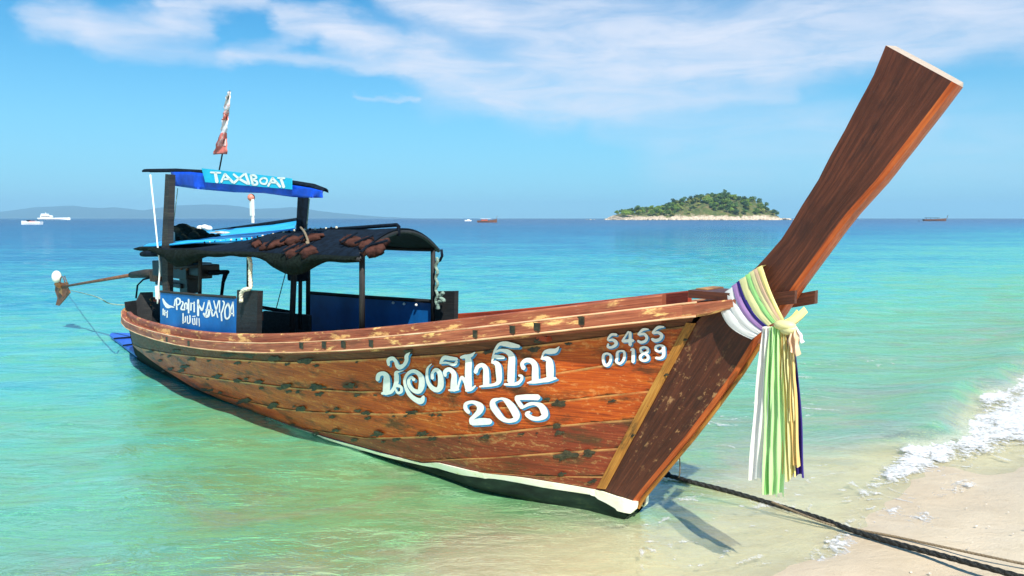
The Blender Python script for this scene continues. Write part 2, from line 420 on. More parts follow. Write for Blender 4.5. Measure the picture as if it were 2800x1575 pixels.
CR0 = onz(2350, 1230)[:2]; CR1 = onz(2800, 1000)[:2]
X, Y, q, _m = polar(.8, 13800, 620, .22, 4)
Rr = np.hypot(X, Y); Z = np.zeros_like(X); fade = np.clip(1 - Rr / 60, 0, 1)
sdp = np.clip(-bed(X, Y) / .35, .12, 1)
for (kx, ky, ph, L) in sines(5, 34, .22, 2.4, R(100), .55): Z += np.sin(kx * X + ky * Y + ph + .6 * np.sin(X * .7 + ph)) * L * .0030 * sdp * (Rr < 110 * L)
s_, d_ = shore(X, Y)
s0, d0 = shore(*CR0); s1, d1 = shore(*CR1)
ridge_d = d0 + (d1 - d0) * (s_ - s0) / (s1 - s0) + .06 * np.sin(s_ * 3)
amp = .13 * np.clip((s_ - s0 + .5) / 1.5, 0, 1)
dr = d_ - ridge_d
Z += amp * np.where(dr > 0, np.exp(-(dr / .55) ** 2), np.exp(-(dr / .16) ** 2))
dep = -bed(X, Y)
# thin swash film runs a little way up the beach
film = np.clip((d_ + .75 + .18 * np.sin(s_ * 2.3)) / .75, 0, 1)
Z += np.where(d_ < .25, .0, 0)
water = bigmesh('sea_water', X, Y, Z * fade, q, M_WATER, attr={'depth': np.maximum(dep + Z * fade, 0)}, center=[0, 0, -3.0 * 0 - .05])
tag(water, kind='structure')

# ------------------------------------------------------------------ boat materials
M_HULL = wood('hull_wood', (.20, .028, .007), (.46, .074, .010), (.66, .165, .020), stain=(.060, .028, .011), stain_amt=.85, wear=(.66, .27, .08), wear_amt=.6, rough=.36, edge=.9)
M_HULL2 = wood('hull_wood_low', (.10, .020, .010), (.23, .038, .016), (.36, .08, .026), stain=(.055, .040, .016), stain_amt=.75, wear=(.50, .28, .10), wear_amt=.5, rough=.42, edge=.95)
M_WALE = wood('shaded_wale_wood', (.065, .020, .009), (.13, .040, .016), (.24, .085, .03), stain=(.05, .06, .02), stain_amt=.6, rough=.5, edge=.8)  # dark brown timber, darkened further to carry the rub rail's cast shadow
M_RAIL = wood('rail_wood', (.15, .038, .020), (.31, .088, .042), (.50, .19, .085), stain=(.10, .04, .02), stain_amt=.55, wear=(.84, .52, .18), wear_amt=.95, rough=.5, white=.25, wsc=(1.6, 5))
M_RAILE = wood('sunlit_rail_edge_wood', (.40, .16, .07), (.68, .38, .20), (.88, .66, .42), stain=(.25, .09, .03), stain_amt=.7, rough=.5)  # pale colour imitating sunlight along the rail edges
M_STEM = wood('prow_wood', (.040, .014, .008), (.088, .027, .014), (.16, .046, .022), stain=(.020, .012, .010), stain_amt=.5, wear=(.42, .22, .09), wear_amt=.9, rough=.42, sc=.8, band=(.15, 1.15))
M_STEMF = wood('prow_edge_wood', (.20, .036, .010), (.40, .080, .018), (.56, .15, .035), stain=(.14, .04, .015), stain_amt=.35, rough=.38)
M_ENDG = wood('end_grain', (.30, .23, .18), (.46, .38, .31), (.58, .50, .42), stain=(.20, .12, .08), stain_amt=.7, rough=.8, sc=3)
M_YEL = wood('yellow_wood', (.22, .085, .018), (.40, .17, .03), (.56, .28, .06), stain=(.05, .035, .015), stain_amt=.9, rough=.5)
M_INNER = wood('inner_wood', (.22, .03, .016), (.42, .06, .025), (.55, .11, .04), stain=(.12, .03, .02), stain_amt=.4, rough=.5)
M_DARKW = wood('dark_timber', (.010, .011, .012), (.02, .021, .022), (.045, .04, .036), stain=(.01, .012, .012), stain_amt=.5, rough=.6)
M_POST = wood('weathered_post', (.012, .013, .015), (.03, .028, .026), (.09, .070, .05), stain=(.02, .02, .025), stain_amt=.5, rough=.7)
M_BLUE = plain('blue_paint', (.004, .11, .36), .45, .25, 3, bump=.15)
M_BLUED = plain('blue_tarpaulin', (.004, .060, .52), .4, .25, 6, bump=.3)
M_CYAN = plain('light_blue_tarpaulin', (.02, .40, .78), .45, .12, 4, bump=.15)
M_BANNER = plain('cyan_banner', (.01, .45, .66), .5, .08, 4)
M_NAVY = plain('navy_cloth', (.0035, .009, .018), .9, .5, 20, bump=.3, spec=.15)
M_NET = plain('dark_net', (.006, .010, .008), .95, .6, 45, bump=.6, spec=.1)
M_WHITE = plain('white_paint', (.80, .80, .74), .5, .05, 30)
M_LETB = plain('letter_shade_blue', (.03, .22, .42), .5, .3, 30)
M_STRIPE = None
M_STEEL = plain('dark_steel', (.05, .05, .055), .4, .4, 25, metal=.7)
M_RUST = plain('rusty_iron', (.16, .07, .035), .7, .5, 30, metal=.2, bump=.3)
M_BLACK = plain('black_oily_metal', (.018, .02, .02), .45, .4, 30, metal=.3)
M_ORG = plain('life_vest_orange', (.045, .017, .012), .9, .9, 9, bump=.6, spec=.15)
M_ROPE = plain('cream_rope', (.72, .66, .50), .8, .2, 60, bump=.6)
M_GROPE = plain('green_grey_rope', (.22, .32, .26), .85, .3, 60, bump=.6)
M_BROPE = plain('black_wet_rope', (.012, .013, .010), .55, .5, 70, bump=.8)
M_TAN = plain('tan_cord', (.20, .15, .09), .85, .3, 60)
M_BUOY = plain('buoy_plastic', (.78, .70, .58), .45, .12, 9)
M_PUTTY = plain('dark_putty', (.035, .028, .012), .6, .6, 25, bump=.4)
M_JUG = plain('jug_plastic', (.62, .52, .40), .45, .3, 9)

# antifouling paint: black-green; the stripe above it is creamy white with algae
m, t, n, b, out = material('bottom_paint'); uv = nd(t, 'ShaderNodeUVMap').outputs[0]
f = n.noise(n.scale(uv, (1, 3, 1)), 4, 6, .65)
c = n.ramp(f, [(.35, (.003, .007, .004)), (.58, (.008, .020, .011)), (.75, (.035, .055, .020))])
t.links.new(c, b.inputs['Base Color']); b.inputs['Roughness'].default_value = .85; b.inputs['Specular IOR Level'].default_value = .12; M_BOTTOM = m
m, t, n, b, out = material('cream_stripe_paint'); uv = nd(t, 'ShaderNodeUVMap').outputs[0]
f = n.noise(n.scale(uv, (3, 6, 1)), 3, 6, .65)
c = n.ramp(f, [(.40, (.86, .84, .66)), (.62, (.80, .79, .52)), (.70, (.42, .48, .12)), (.8, (.10, .12, .03))])
t.links.new(c, b.inputs['Base Color']); b.inputs['Roughness'].default_value = .5; M_STRIPE = m

# ------------------------------------------------------------------ hull form
BU, BB = cols([(-8.15, .06), (-8.0, .16), (-7.5, .34), (-7, .47), (-6.3, .60), (-5.5, .71), (-4.7, .79), (-4, .83), (-3, .84), (-2, .78), (-1, .65), (-.3, .45), (.2, .235), (.5, .10), (.75, .085), (1.2, .075)])
def bR(u): return np.interp(u, BU, BB)
WU, WW = cols([(-8.15, .05), (-7.9, .10), (-7, .22), (-5.4, .38), (-2.8, .41), (-1.05, .33), (-.5, .24), (-.1, .12), (.2, .08), (2, .08)])
def bW(u): return np.interp(u, WU, WW)
def solve(pts, fn, it=60):
    o = []
    for (x, y) in pts:
        u, z = lat(x, y, -.5)
        for _ in range(it):
            u2, z2 = lat(x, y, -fn(u, z)); u = .5 * u + .5 * u2; z = z2
        o.append((u, z))
    o.sort(); return np.array(o)
RAILPX = [(338, 862), (363, 880), (404, 896), (441, 907), (474, 916), (528, 926), (590, 931), (680, 934), (780, 935), (954, 929.5), (1071, 920), (1168, 910), (1280, 899), (1590, 863), (1780, 843), (1828, 837), (1974, 820)]
a = solve(RAILPX, lambda u, z: bR(u))
k = np.polyfit(a[:, 0], a[:, 1], 4)
def zR(u): return np.polyval(k, np.clip(u, -7.6, 1.3))
def lift(u, side): return .20 * np.clip((-5.6 - u) / 2.4, 0, 1.1) ** 1.5 if side > 0 else .05 * np.clip((-6.6 - u) / 1.4, 0, 1) ** 1.5
def fS(u, z):
    """half breadth of the hull skin at station u, height z"""
    s = np.clip(z / np.maximum(zR(u), .1), 0, 1.15); wv = bW(u)
    up_ = wv + (np.maximum(bR(u), wv) - wv) * s ** .72
    ta = np.clip((-.160 + (z - .131) * .543 - u) / .75, 0, 1) ** .62
    up_ = .082 + (up_ - .082) * ta
    lo = wv * np.clip(1 + z / np.clip(-.05 - .05 * u, .1, .42), .02, 1) ** .6
    return np.where(z >= 0, up_, lo)
def line(pts, ext=True):
    a = solve(pts, fS); u, z = a[:, 0], a[:, 1]
    def fn(q):
        q = np.asarray(q, float); r = np.interp(q, u, z)
        if ext:
            sl0 = (z[1] - z[0]) / (u[1] - u[0]); sl1 = (z[-1] - z[-2]) / (u[-1] - u[-2])
            r = np.where(q < u[0], z[0] + sl0 * (q - u[0]), r); r = np.where(q > u[-1], z[-1] + sl1 * (q - u[-1]), r)
        return r
    return fn
PAINT = line([(375, 958), (395, 972), (457, 1016), (574, 1080), (652, 1111), (768, 1154), (846, 1180), (1001, 1226), (1156, 1266), (1200, 1264), (1417, 1303), (1604, 1334), (1734, 1372)])
STRB = line([(846, 1184), (1001, 1233), (1156, 1272), (1200, 1279), (1417, 1324), (1619, 1374), (1712, 1400)])
LA = line([(642, 982), (797, 990), (1000, 982), (1100, 976), (1300, 962), (1522, 937), (1700, 915), (1894, 889)])
LB = line([(580, 1033), (688, 1046), (828, 1062), (983, 1070), (1100, 1068), (1300, 1047), (1522, 1019), (1633, 1001), (1860, 962)])
LC = line([(642, 1089), (750, 1114), (859, 1126), (1100, 1131), (1261, 1122), (1522, 1097), (1801, 1066)])
LD = line([(820, 1168), (1000, 1197), (1261, 1189), (1522, 1163), (1764, 1145)])
LE = line([(1200, 1258), (1280, 1253), (1466, 1241), (1708, 1224)])
LF = line([(1380, 1296), (1484, 1303), (1652, 1303)])
RH = .078                       # height of the rub rail
UA = lambda z: -.150 + (z - .131) * (.625 / 1.151)      # where the planking meets the stem
USTERN = -7.95

boat = thing('longtail_boat', B3(-3.5, 0, 0), 'wooden long-tail taxi boat with a tall upswept prow, beached in the shallows, numbered 205', 'boat')

def strake(name, top, bot, mat, side, off_top=.009, off_bot=.0, n=110, rows=7, u0=USTERN, clip=True, parent=None, zmin=None, back=.05):
    ss = np.linspace(0, 1, n); A = np.zeros((rows + 2, n, 3)); UV = np.zeros((rows + 2, n, 2)); ok = np.ones(n, bool)
    for j, s in enumerate(ss):
        u1 = .4
        for _ in range(6): u1 = float(UA(top(u1)))
        u = u0 + (u1 - u0) * s; zt = float(top(u)); zb = float(bot(u))
        if clip: zb = max(zb, float(PAINT(u)))
        if zt - zb < .012: ok[j] = False
        for i in range(rows):
            f = i / (rows - 1); z = zt + (zb - zt) * f; uu = u
            for _ in range(7):
                uu = u0 + (float(UA(z)) - u0) * s; t_z = float(top(uu)); b_z = float(bot(uu))
                if clip: b_z = max(b_z, float(PAINT(uu)))
                z = t_z + (min(b_z, t_z) - t_z) * f
            o = off_top + (off_bot - off_top) * f
            A[i + 1, j] = B3(uu, side * (float(fS(uu, z)) + o), z + (lift(uu, side) * (z / max(zR(uu), .3)))); UV[i + 1, j] = (uu, z)
        for i, zz in ((0, zt), (rows + 1, zb + .006)):
            z = zz; uu = u
            for _ in range(7):
                uu = u0 + (float(UA(z)) - u0) * s; t_z = float(top(uu)); b_z = float(bot(uu))
                if clip: b_z = max(b_z, float(PAINT(uu)))
                z = t_z if i == 0 else min(b_z, t_z) + .006
            zz = z
            A[i, j] = B3(uu, side * (float(fS(uu, zz)) - back), zz + lift(uu, side) * (zz / max(zR(uu), .3))); UV[i, j] = (uu, zz + (.02 if i == 0 else -.02))
    AC = np.tile(np.array([0] + list(np.linspace(0, 1, rows)) + [1])[:, None], (1, n))
    j0 = int(np.argmax(ok)); AC = AC[:, j0:]
    A = A[:, j0:]; UV = UV[:, j0:] + np.array([0, rng.random() * 3])
    mb = MB(); mb.grid(A if side < 0 else A[:, ::-1], uv=(UV if side < 0 else UV[:, ::-1]).reshape(-1, 2))
    return mb.build(name, mat, parent or boat, smooth=False, attr={'across': AC.ravel()})

def ztopplank(u): return zR(u) - RH + .01
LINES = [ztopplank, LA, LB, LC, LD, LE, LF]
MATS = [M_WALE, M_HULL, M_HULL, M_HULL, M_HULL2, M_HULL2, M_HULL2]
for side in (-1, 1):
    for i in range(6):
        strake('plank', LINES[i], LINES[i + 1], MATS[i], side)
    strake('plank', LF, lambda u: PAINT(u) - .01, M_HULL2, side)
    # bottom paint down to the keel
    us = np.linspace(USTERN, .12, 120); A, UV = [], []
    for fz in np.linspace(0, 1, 12):
        row, ru = [], []
        for u in us:
            zt = float(PAINT(u)) + .004; kb = -np.clip(.05 - .05 * u, .1, .42) * .98
            z = zt + (kb - zt) * fz; ue = min(u, .045 + .8 * max(z, -.06)) if u > -.4 else u
            bul = .09 * math.sin(math.pi * min(max(fz - .12, 0) * 1.3, 1)) ** 1.5 * math.exp(-((u + .65) / .6) ** 2)
            if fz > .87: bul = 0
            hb_w = max(float(fS(ue, max(z, zt - .25))), .080 if u > -.6 else 0)
            if ue > -.02: hb_w *= max(0, 1 - ((ue + .02) / .14) ** 2) ** .5
            row.append(B3(ue, side * (hb_w * (1 - max(0, fz - .5) * 1.6) + bul + .001), z + lift(ue, side) * max(z, 0) / .8)); ru.append((u, z))
        A.append(row); UV.append(ru)
    A = np.array(A); UV = np.array(UV)
    mb = MB(); mb.grid(A if side < 0 else A[:, ::-1], uv=(UV if side < 0 else UV[:, ::-1]).reshape(-1, 2)); mb.build('bottom', M_BOTTOM, boat, smooth=True)
    # cream stripe
    us = np.linspace(-4.3, .12, 120); A, UV = [], []
    for fz in (0, .33, .66, 1):
        row, ru = [], []
        for u in us:
            w1 = np.clip((u + 4.3) / 1.2, .0, 1)
            zt = float(PAINT(u)); zb = zt + (min(float(STRB(u)), zt - .006) - zt) * w1
            z = zt + (zb - zt) * fz; ue = min(u, .05 + .8 * z) if u > -.3 else u
            hb_w = max(float(fS(ue, z)), .092 if u > -.6 else 0)
            if ue > -.0: hb_w *= max(0.0, 1 - (ue / .16) ** 2) ** .5
            row.append(B3(ue, side * (hb_w + .013 - .002 * min(1, max(0, (u + .4) / .4)) + .004 * math.sin(u * 9)), z)); ru.append((u, z))
        A.append(row); UV.append(ru)
    A = np.array(A); UV = np.array(UV)
    mb = MB(); mb.slab(A if side < 0 else A[:, ::-1], N * (-side) * .03, uv=(UV if side < 0 else UV[:, ::-1]).reshape(-1, 2)); mb.build('waterline_stripe', M_STRIPE, boat)

    # rub rail: a rounded timber following the sheer, and the coaming plank above it
    uend = .86 if side < 0 else .90
    us = np.concatenate([np.linspace(-8.05, .7, 120), np.linspace(.74, uend, 12)])
    prof = [(.0, .0), (.062, .002), (.070, -.010), (.070, -RH + .012), (.062, -RH), (-.02, -RH - .002)]
    A, UV = [], []
    for (o, dz) in prof:
        row, ru = [], []
        for u in us:
            bb = max(float(bR(u)), .078); taper = 1.0 if u < .6 else max(1 - .5 * (u - .6) / .2, .5)
            zz = float(zR(u)) + dz * taper + lift(u, side)
            row.append(B3(u, side * (bb + o * taper + .004 + .0015 * math.sin(u * 7)), zz)); ru.append((u, o + dz + side))
        A.append(row); UV.append(ru)
    A = np.array(A); UV = np.array(UV)
    mb = MB(); mb.grid(A if side < 0 else A[:, ::-1], uv=(UV if side < 0 else UV[:, ::-1]).reshape(-1, 2))
    e = [tuple(A[i, -1]) for i in range(len(prof))]; mb.add(e, [tuple(range(len(e)))], [(0, 0)] * len(e))
    rail_ = mb.build('rub_rail', M_RAIL, boat)
    if side < 0: near_rail = rail_
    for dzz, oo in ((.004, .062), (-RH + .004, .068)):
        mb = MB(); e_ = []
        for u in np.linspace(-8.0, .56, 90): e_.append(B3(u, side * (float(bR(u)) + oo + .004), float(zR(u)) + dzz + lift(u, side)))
        mb.tube(e_, .0065, 5); mb.build('sunlit_rail_edge', M_RAILE, rail_, smooth=True)  # thin pale tubes added as the sunlit bright lines of the rail
    us = np.linspace(-7.9, .34, 120); A, UV = [], []
    for (o, dz) in [(.0, -.1), (.0, .062), (-.006, .070), (-.040, .072), (-.046, .064), (-.052, -.10)]:
        row, ru = [], []
        for u in us:
            f = np.clip((u + 7.9) / .5, 0, 1)
            row.append(B3(u, side * (float(bR(u)) + o), float(zR(u)) + (dz * f if dz > 0 else dz) + lift(u, side))); ru.append((u, o + dz + 5 * side))
        A.append(row); UV.append(ru)
    A = np.array(A); UV = np.array(UV)
    mb = MB(); mb.grid(A if side < 0 else A[:, ::-1], uv=(UV if side < 0 else UV[:, ::-1]).reshape(-1, 2))
    e = [tuple(A[i, -1]) for i in range(6)]; mb.add(e, [tuple(range(6))], [(0, 0)] * 6)
    mb.build('coaming', M_RAIL if side < 0 else M_INNER, boat)
    # inner skin
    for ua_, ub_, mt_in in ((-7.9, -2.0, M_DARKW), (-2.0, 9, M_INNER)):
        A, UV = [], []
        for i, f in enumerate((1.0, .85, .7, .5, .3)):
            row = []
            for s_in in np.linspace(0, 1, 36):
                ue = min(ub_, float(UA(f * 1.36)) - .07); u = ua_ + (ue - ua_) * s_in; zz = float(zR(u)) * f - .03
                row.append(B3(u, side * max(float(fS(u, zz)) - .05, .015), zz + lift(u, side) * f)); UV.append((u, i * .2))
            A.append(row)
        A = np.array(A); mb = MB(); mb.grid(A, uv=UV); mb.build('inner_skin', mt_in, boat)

# floor boards
nb = 7
for i in range(nb):
    f0, f1 = -1 + 2 * i / nb + .01, -1 + 2 * (i + 1) / nb - .01
    us = np.linspace(-7.4, -.3, 40)
    A = [[B3(u, f * (float(fS(u, .3)) - .02), .30 + .04 * (u + 4) / 4) for u in us] for f in (f0, f1)]
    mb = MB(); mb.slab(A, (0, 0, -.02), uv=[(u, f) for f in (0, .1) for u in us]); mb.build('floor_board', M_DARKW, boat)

# transom and the timber ring that closes the stern
mb = MB(); A = []
for z in (-.2, 0, .2, .4, .6, .74):
    A.append([B3(-7.95 - .10 * (1 - abs(s)) - .06 * z, s * float(fS(-7.95, z)) * 1.02, z + lift(-7.95, s) * max(z, 0)) for s in np.linspace(-1, 1, 9)])
mb.grid(np.array(A)[:, ::-1], uv=[(j * .1, i * .1) for i in range(6) for j in range(9)]); mb.build('transom', M_DARKW, boat)
ring = []
for s in np.linspace(-1, 1, 15):
    ring.append(B3(-8.02 - .13 * (1 - s * s), s * .19, float(zR(-8.0)) - .03 + (lift(-8.05, 1) * (s + 1) / 2 + lift(-8.05, -1) * (1 - s) / 2)))
mb = MB(); mb.tube(ring, .045, 8); mb.build('stern_rail', M_WALE, boat, smooth=True)
for (u_, t0, t1) in ((-7.0, -.42, .42), (-5.9, -.6, .6), (-1.4, -.66, .66), (-.4, -.46, .46)):      # thwarts
    mb = MB(); mb.box(B3(u_, 0, float(zR(u_)) - .10), D * .11, N * t1, UP * .015); mb.build('thwart', M_DARKW if u_ < -3 else M_INNER, boat)

# ---- stem / prow
TS = .075
near = [(1722, 1385), (1735, 1360), (1770, 1318), (1870, 1197), (1940, 1105), (2000, 1022), (2064, 920), (2110, 868), (2160, 792), (2230, 695), (2309, 588), (2397, 490), (2480, 383), (2540, 305), (2602, 222)]
aft = [(1640, 1352), (1647, 1336), (1690, 1258), (1770, 1113), (1894, 891), (1950, 835), (1985, 800), (2030, 762), (2076, 724), (2138, 652), (2232, 500), (2309, 356), (2386, 212), (2422, 124)]
def rs(pts, m):
    p = np.array([lat(x, y, -TS) for x, y in pts]); s = np.concatenate([[0], np.cumsum(np.hypot(*np.diff(p, axis=0).T))]); q = np.linspace(0, s[-1], m)
    return np.stack([np.interp(q, s, p[:, 0]), np.interp(q, s, p[:, 1])], 1)
ns = 46
fr_, af_ = rs(near, ns), rs(aft, ns)
for i in range(2, ns - 1): fr_[i] += .006 * mn.noise(Vector((i * .55, 0, 3))) + .004 * mn.noise(Vector((i * 1.7, 0, 8))); af_[i] += .007 * mn.noise(Vector((i * .5, 5, 3)))
# cross-section: near face, chamfer, front face, chamfer, far face, back
secs = []
for i in range(ns):
    f = fr_[i]; a_ = af_[i]; L = np.linalg.norm(f - a_); e = (f - a_) / L; ch = .022
    i2 = min(i + 1, ns - 1); i1 = max(i - 1, 0)
    P = lambda q, t_: B3(q[0], t_, q[1])
    drop = .022 if i == ns - 1 else 0
    sec = [P(a_, -TS), P(a_ + (f - a_) * .5, -TS - .002), P(f, -TS), P(f + e * ch, -TS + .018), P(f + e * ch * 1.25, 0), P(f + e * ch, TS - .018), P(f, TS), P(a_ + (f - a_) * .5, TS), P(a_, TS)]
    secs.append(sec)
secs = np.array(secs)
sl = np.concatenate([[0], np.cumsum(np.linalg.norm(np.diff(secs[:, 4], axis=0), axis=1))])
wd = [0, .12, .25, .27, .33, .40, .42, .55, .67]
for nm, sel, mt in (('prow_side', [0, 1, 2], M_STEM), ('prow_front', [2, 3, 4, 5, 6], M_STEMF), ('prow_side', [6, 7, 8], M_STEM), ('prow_back', [8, 0], M_STEM)):
    A = secs[:, sel]; mb = MB(); mb.grid(A, uv=[(sl[i], wd[j] + (.7 if sel == [8, 0] and j == 0 else 0)) for i in range(ns) for j in sel]); mb.build(nm, mt, boat)
# top end grain, slightly domed and cut so that it tips toward the near side
tp = secs[-1].copy()
far_up = np.array([0, 0, .022])
topv = [tp[j] + (far_up if j >= 5 else far_up * (.5 if j == 4 else 0)) for j in range(9)]
cen = np.mean(topv, axis=0) + UP * .012 + D * .002
mb = MB(); mb.add(topv + [cen], [(i, (i + 1) % 9, 9) for i in range(9)], [(v @ D * 3, v @ N * 3) for v in topv] + [(0, 0)])
mb.add([tp[j] for j in range(9)] + topv, [(j, (j + 1) % 9, 9 + (j + 1) % 9, 9 + j) for j in range(9)])
mb.build('prow_top', M_ENDG, boat)
# yellow fillet where the planks die into the stem
A = []
for o in (0, .02):
    A.append([B3(UA(z) + .01 + o, -(max(float(fS(UA(z), z)), .075) + .017 - .016 * (o > 0)), z) for z in np.linspace(.16, 1.30, 30)])
    A.append([B3(UA(z) - .026 + o, -(max(float(fS(UA(z) - .026, z)), .075) + .014), z) for z in np.linspace(.16, 1.30, 30)]) if o == 0 else None
A = np.array([A[1], A[0], A[2] if len(A) > 2 else A[0]])
mb = MB(); mb.grid(A, uv=[(z * 1.1, k_ * .03) for k_ in range(len(A)) for z in np.linspace(.16, 1.3, 30)]); mb.build('plank_end_fillet', M_YEL, boat)
# thin keel band along the front of the stem
mb = MB(); kb = [B3(q_[0] + .035, -.03, q_[1] - .012) for q_ in fr_[:22]]; mb.tube(kb, .011, 6); mb.build('stem_band', M_YEL, boat)
# squared rail end that sticks out past the stem on the far side
mb = MB(); q0_, q1_ = P3(2140, 828, .10), P3(2232, 812, .12); mb.box((q0_ + q1_) / 2, (q1_ - q0_) / 2, N * .022, UP * .036); mb.build('rail_end', M_STEM, boat)
mb = MB(); q0_, q1_ = P3(2080, 822, -TS - .02), P3(2176, 812, -TS - .02); mb.box((q0_ + q1_) / 2, (q1_ - q0_) / 2, N * .015, UP * .034); mb.build('rail_end', M_STEM, boat)
# breast hook timber joining the rails behind the stem
mb = MB(); mb.box(B3(.62, 0, 1.47), D * .14, N * .12, UP * .022); mb.build('breast_hook', M_STEM, boat)
mb = MB(); mb.box(B3(.52, .06, 1.475), D * .035, N * .10, UP * .022); mb.build('breast_hook', M_WALE, boat)

# dark putty patches along the seams
SPOTS = [(629, 970, 20), (688, 971, 22), (757, 980, 20), (844, 985, 24), (508, 1002, 12), (595, 1030, 14), (654, 1041, 13), (713, 1044, 15), (719, 1061, 10), (785, 1055, 16), (791, 1070, 10), (868, 1058, 22), (875, 1078, 16), (962, 1055, 20), (980, 1080, 12), (1030, 1080, 9), (676, 1095, 18), (744, 1111, 16), (822, 1120, 16), (899, 1126, 10), (912, 1139, 12), (1005, 1129, 14), (1011, 1143, 12), (1130, 1128, 18), (1205, 1135, 10), (1037, 1186, 20), (1160, 1185, 18), (1186, 1200, 16), (1473, 932, 16), (1466, 954, 18), (1559, 940, 12), (1500, 1090, 16), (1530, 1102, 26), (1678, 1096, 12), (1525, 1163, 16), (1533, 1182, 18), (1429, 1186, 10), (1332, 1193, 18), (1876, 928, 10), (1820, 1025, 11), (1768, 1107, 11), (1730, 1189, 13), (1552, 1245, 34), (1615, 1238, 24), (1540, 1294, 14), (1626, 1314, 16), (440, 985, 9), (1120, 960, 14), (1340, 962, 16)]
for ln_, xa_, xb_, cnt_ in ((LA, -6.6, -1.2, 12), (LB, -6.4, -1.0, 14), (LC, -5.2, -.6, 14), (LD, -3.4, -.4, 9)):
    for q_ in range(cnt_):
        u_ = xa_ + (xb_ - xa_) * (q_ + random.random() * .8) / cnt_; z_ = float(ln_(u_)) + random.choice((-.035, -.02, .02, .035)) 
        P_ = B3(u_, -float(fS(u_, z_)), z_) - CAM; w_ = P_ @ fw; SPOTS.append((CX + FPX * (P_ @ rt) / w_, CY - FPX * (P_ @ upv) / w_, random.choice((6, 8, 10, 13))))
def skin(x, y, off=.014):
    a = solve([(x, y)], fS, 40)[0]; u, z = a
    return B3(u, -(float(fS(u, z)) + off), z)
for (x, y, r) in SPOTS:
    k_ = 15; vs = [skin(x, y, .0165)]
    uvs = []
    for i in range(k_):
        an = 2 * math.pi * i / k_; rr = r * (.45 + .75 * random.random())
        vs.append(skin(x + rr * math.cos(an), y + rr * .42 * math.sin(an) - rr * .08 * math.cos(an), .0135))
    obj('putty_patch', vs, [(0, 1 + (i + 1) % k_, 1 + i) for i in range(k_)], M_PUTTY, boat)
# square plugs on the rub rail
for (x, y) in [(828, 944), (890, 942), (943, 941), (1018, 938), (1300, 912), (1402, 900), (1470, 893), (1590, 876), (460, 927), (520, 938)]:
    a = solve([(x, y)], lambda u, z: bR(u) + .062, 40)[0]
    mb = MB(); mb.box(B3(a[0], -(float(bR(a[0])) + .072), a[1]), D * .026, N * .006, UP * .024); mb.build('rail_plug', M_PUTTY, near_rail)

# ------------------------------------------------------------------ painted letters (brush strokes traced on the real surface)
def stroke_mesh(strokes, org, k, place, off=(0, 0), seg=9):
    mb = MB()
    for st in strokes:
        st = [(p if len(p) == 3 else (p[0], p[1], 60)) for p in st]
        P = np.array(st, float)
        # Catmull-Rom
        Q = []
        for i in range(len(P) - 1):
            p0_, p1, p2, p3 = P[max(i - 1, 0)], P[i], P[i + 1], P[min(i + 2, len(P) - 1)]
            for s in np.linspace(0, 1, 6, endpoint=False):
                Q.append(.5 * ((2 * p1) + (-p0_ + p2) * s + (2 * p0_ - 5 * p1 + 4 * p2 - p3) * s * s + (-p0_ + 3 * p1 - 3 * p2 + p3) * s ** 3))
        Q.append(P[-1]); Q = np.array(Q)
        vs = []
        for i in range(len(Q)):
            d = Q[min(i + 1, len(Q) - 1), :2] - Q[max(i - 1, 0), :2]; d = d / max(np.linalg.norm(d), 1e-6); nn = np.array([-d[1], d[0]]); wv = Q[i, 2] / 2
            for sgn in (1, -1):
                v = Q[i, :2] + nn * wv * sgn; vs.append((org[0] + k * (v[0] + off[0]), org[1] + k * (v[1] + off[1])))
        # rounded ends
        fs = [(2 * i, 2 * i + 1, 2 * i + 3, 2 * i + 2) for i in range(len(Q) - 1)]
        for e, sg in ((0, -1), (len(Q) - 1, 1)):
            c = Q[e, :2]; d = Q[min(e + 1, len(Q) - 1), :2] - Q[max(e - 1, 0), :2]; d = d / max(np.linalg.norm(d), 1e-6) * sg; nn = np.array([-d[1], d[0]]) * sg; wv = Q[e, 2] / 2
            b0 = len(vs)
            for an in (-60, -30, 0, 30, 60):
                v = c + wv * .8 * (d * math.cos(R(an)) + nn * math.sin(R(an))); vs.append((org[0] + k * (v[0] + off[0]), org[1] + k * (v[1] + off[1])))
            f = [2 * e + (1 if sg > 0 else 1)] + list(range(b0, b0 + 5)) + [2 * e]
            fs.append(tuple(f))
        mb.add([place(x, y) for x, y in vs], fs)
    return mb
def uvpack(): pass
LET = {}
A_ = (1020, 920); kA = 300 / 2174
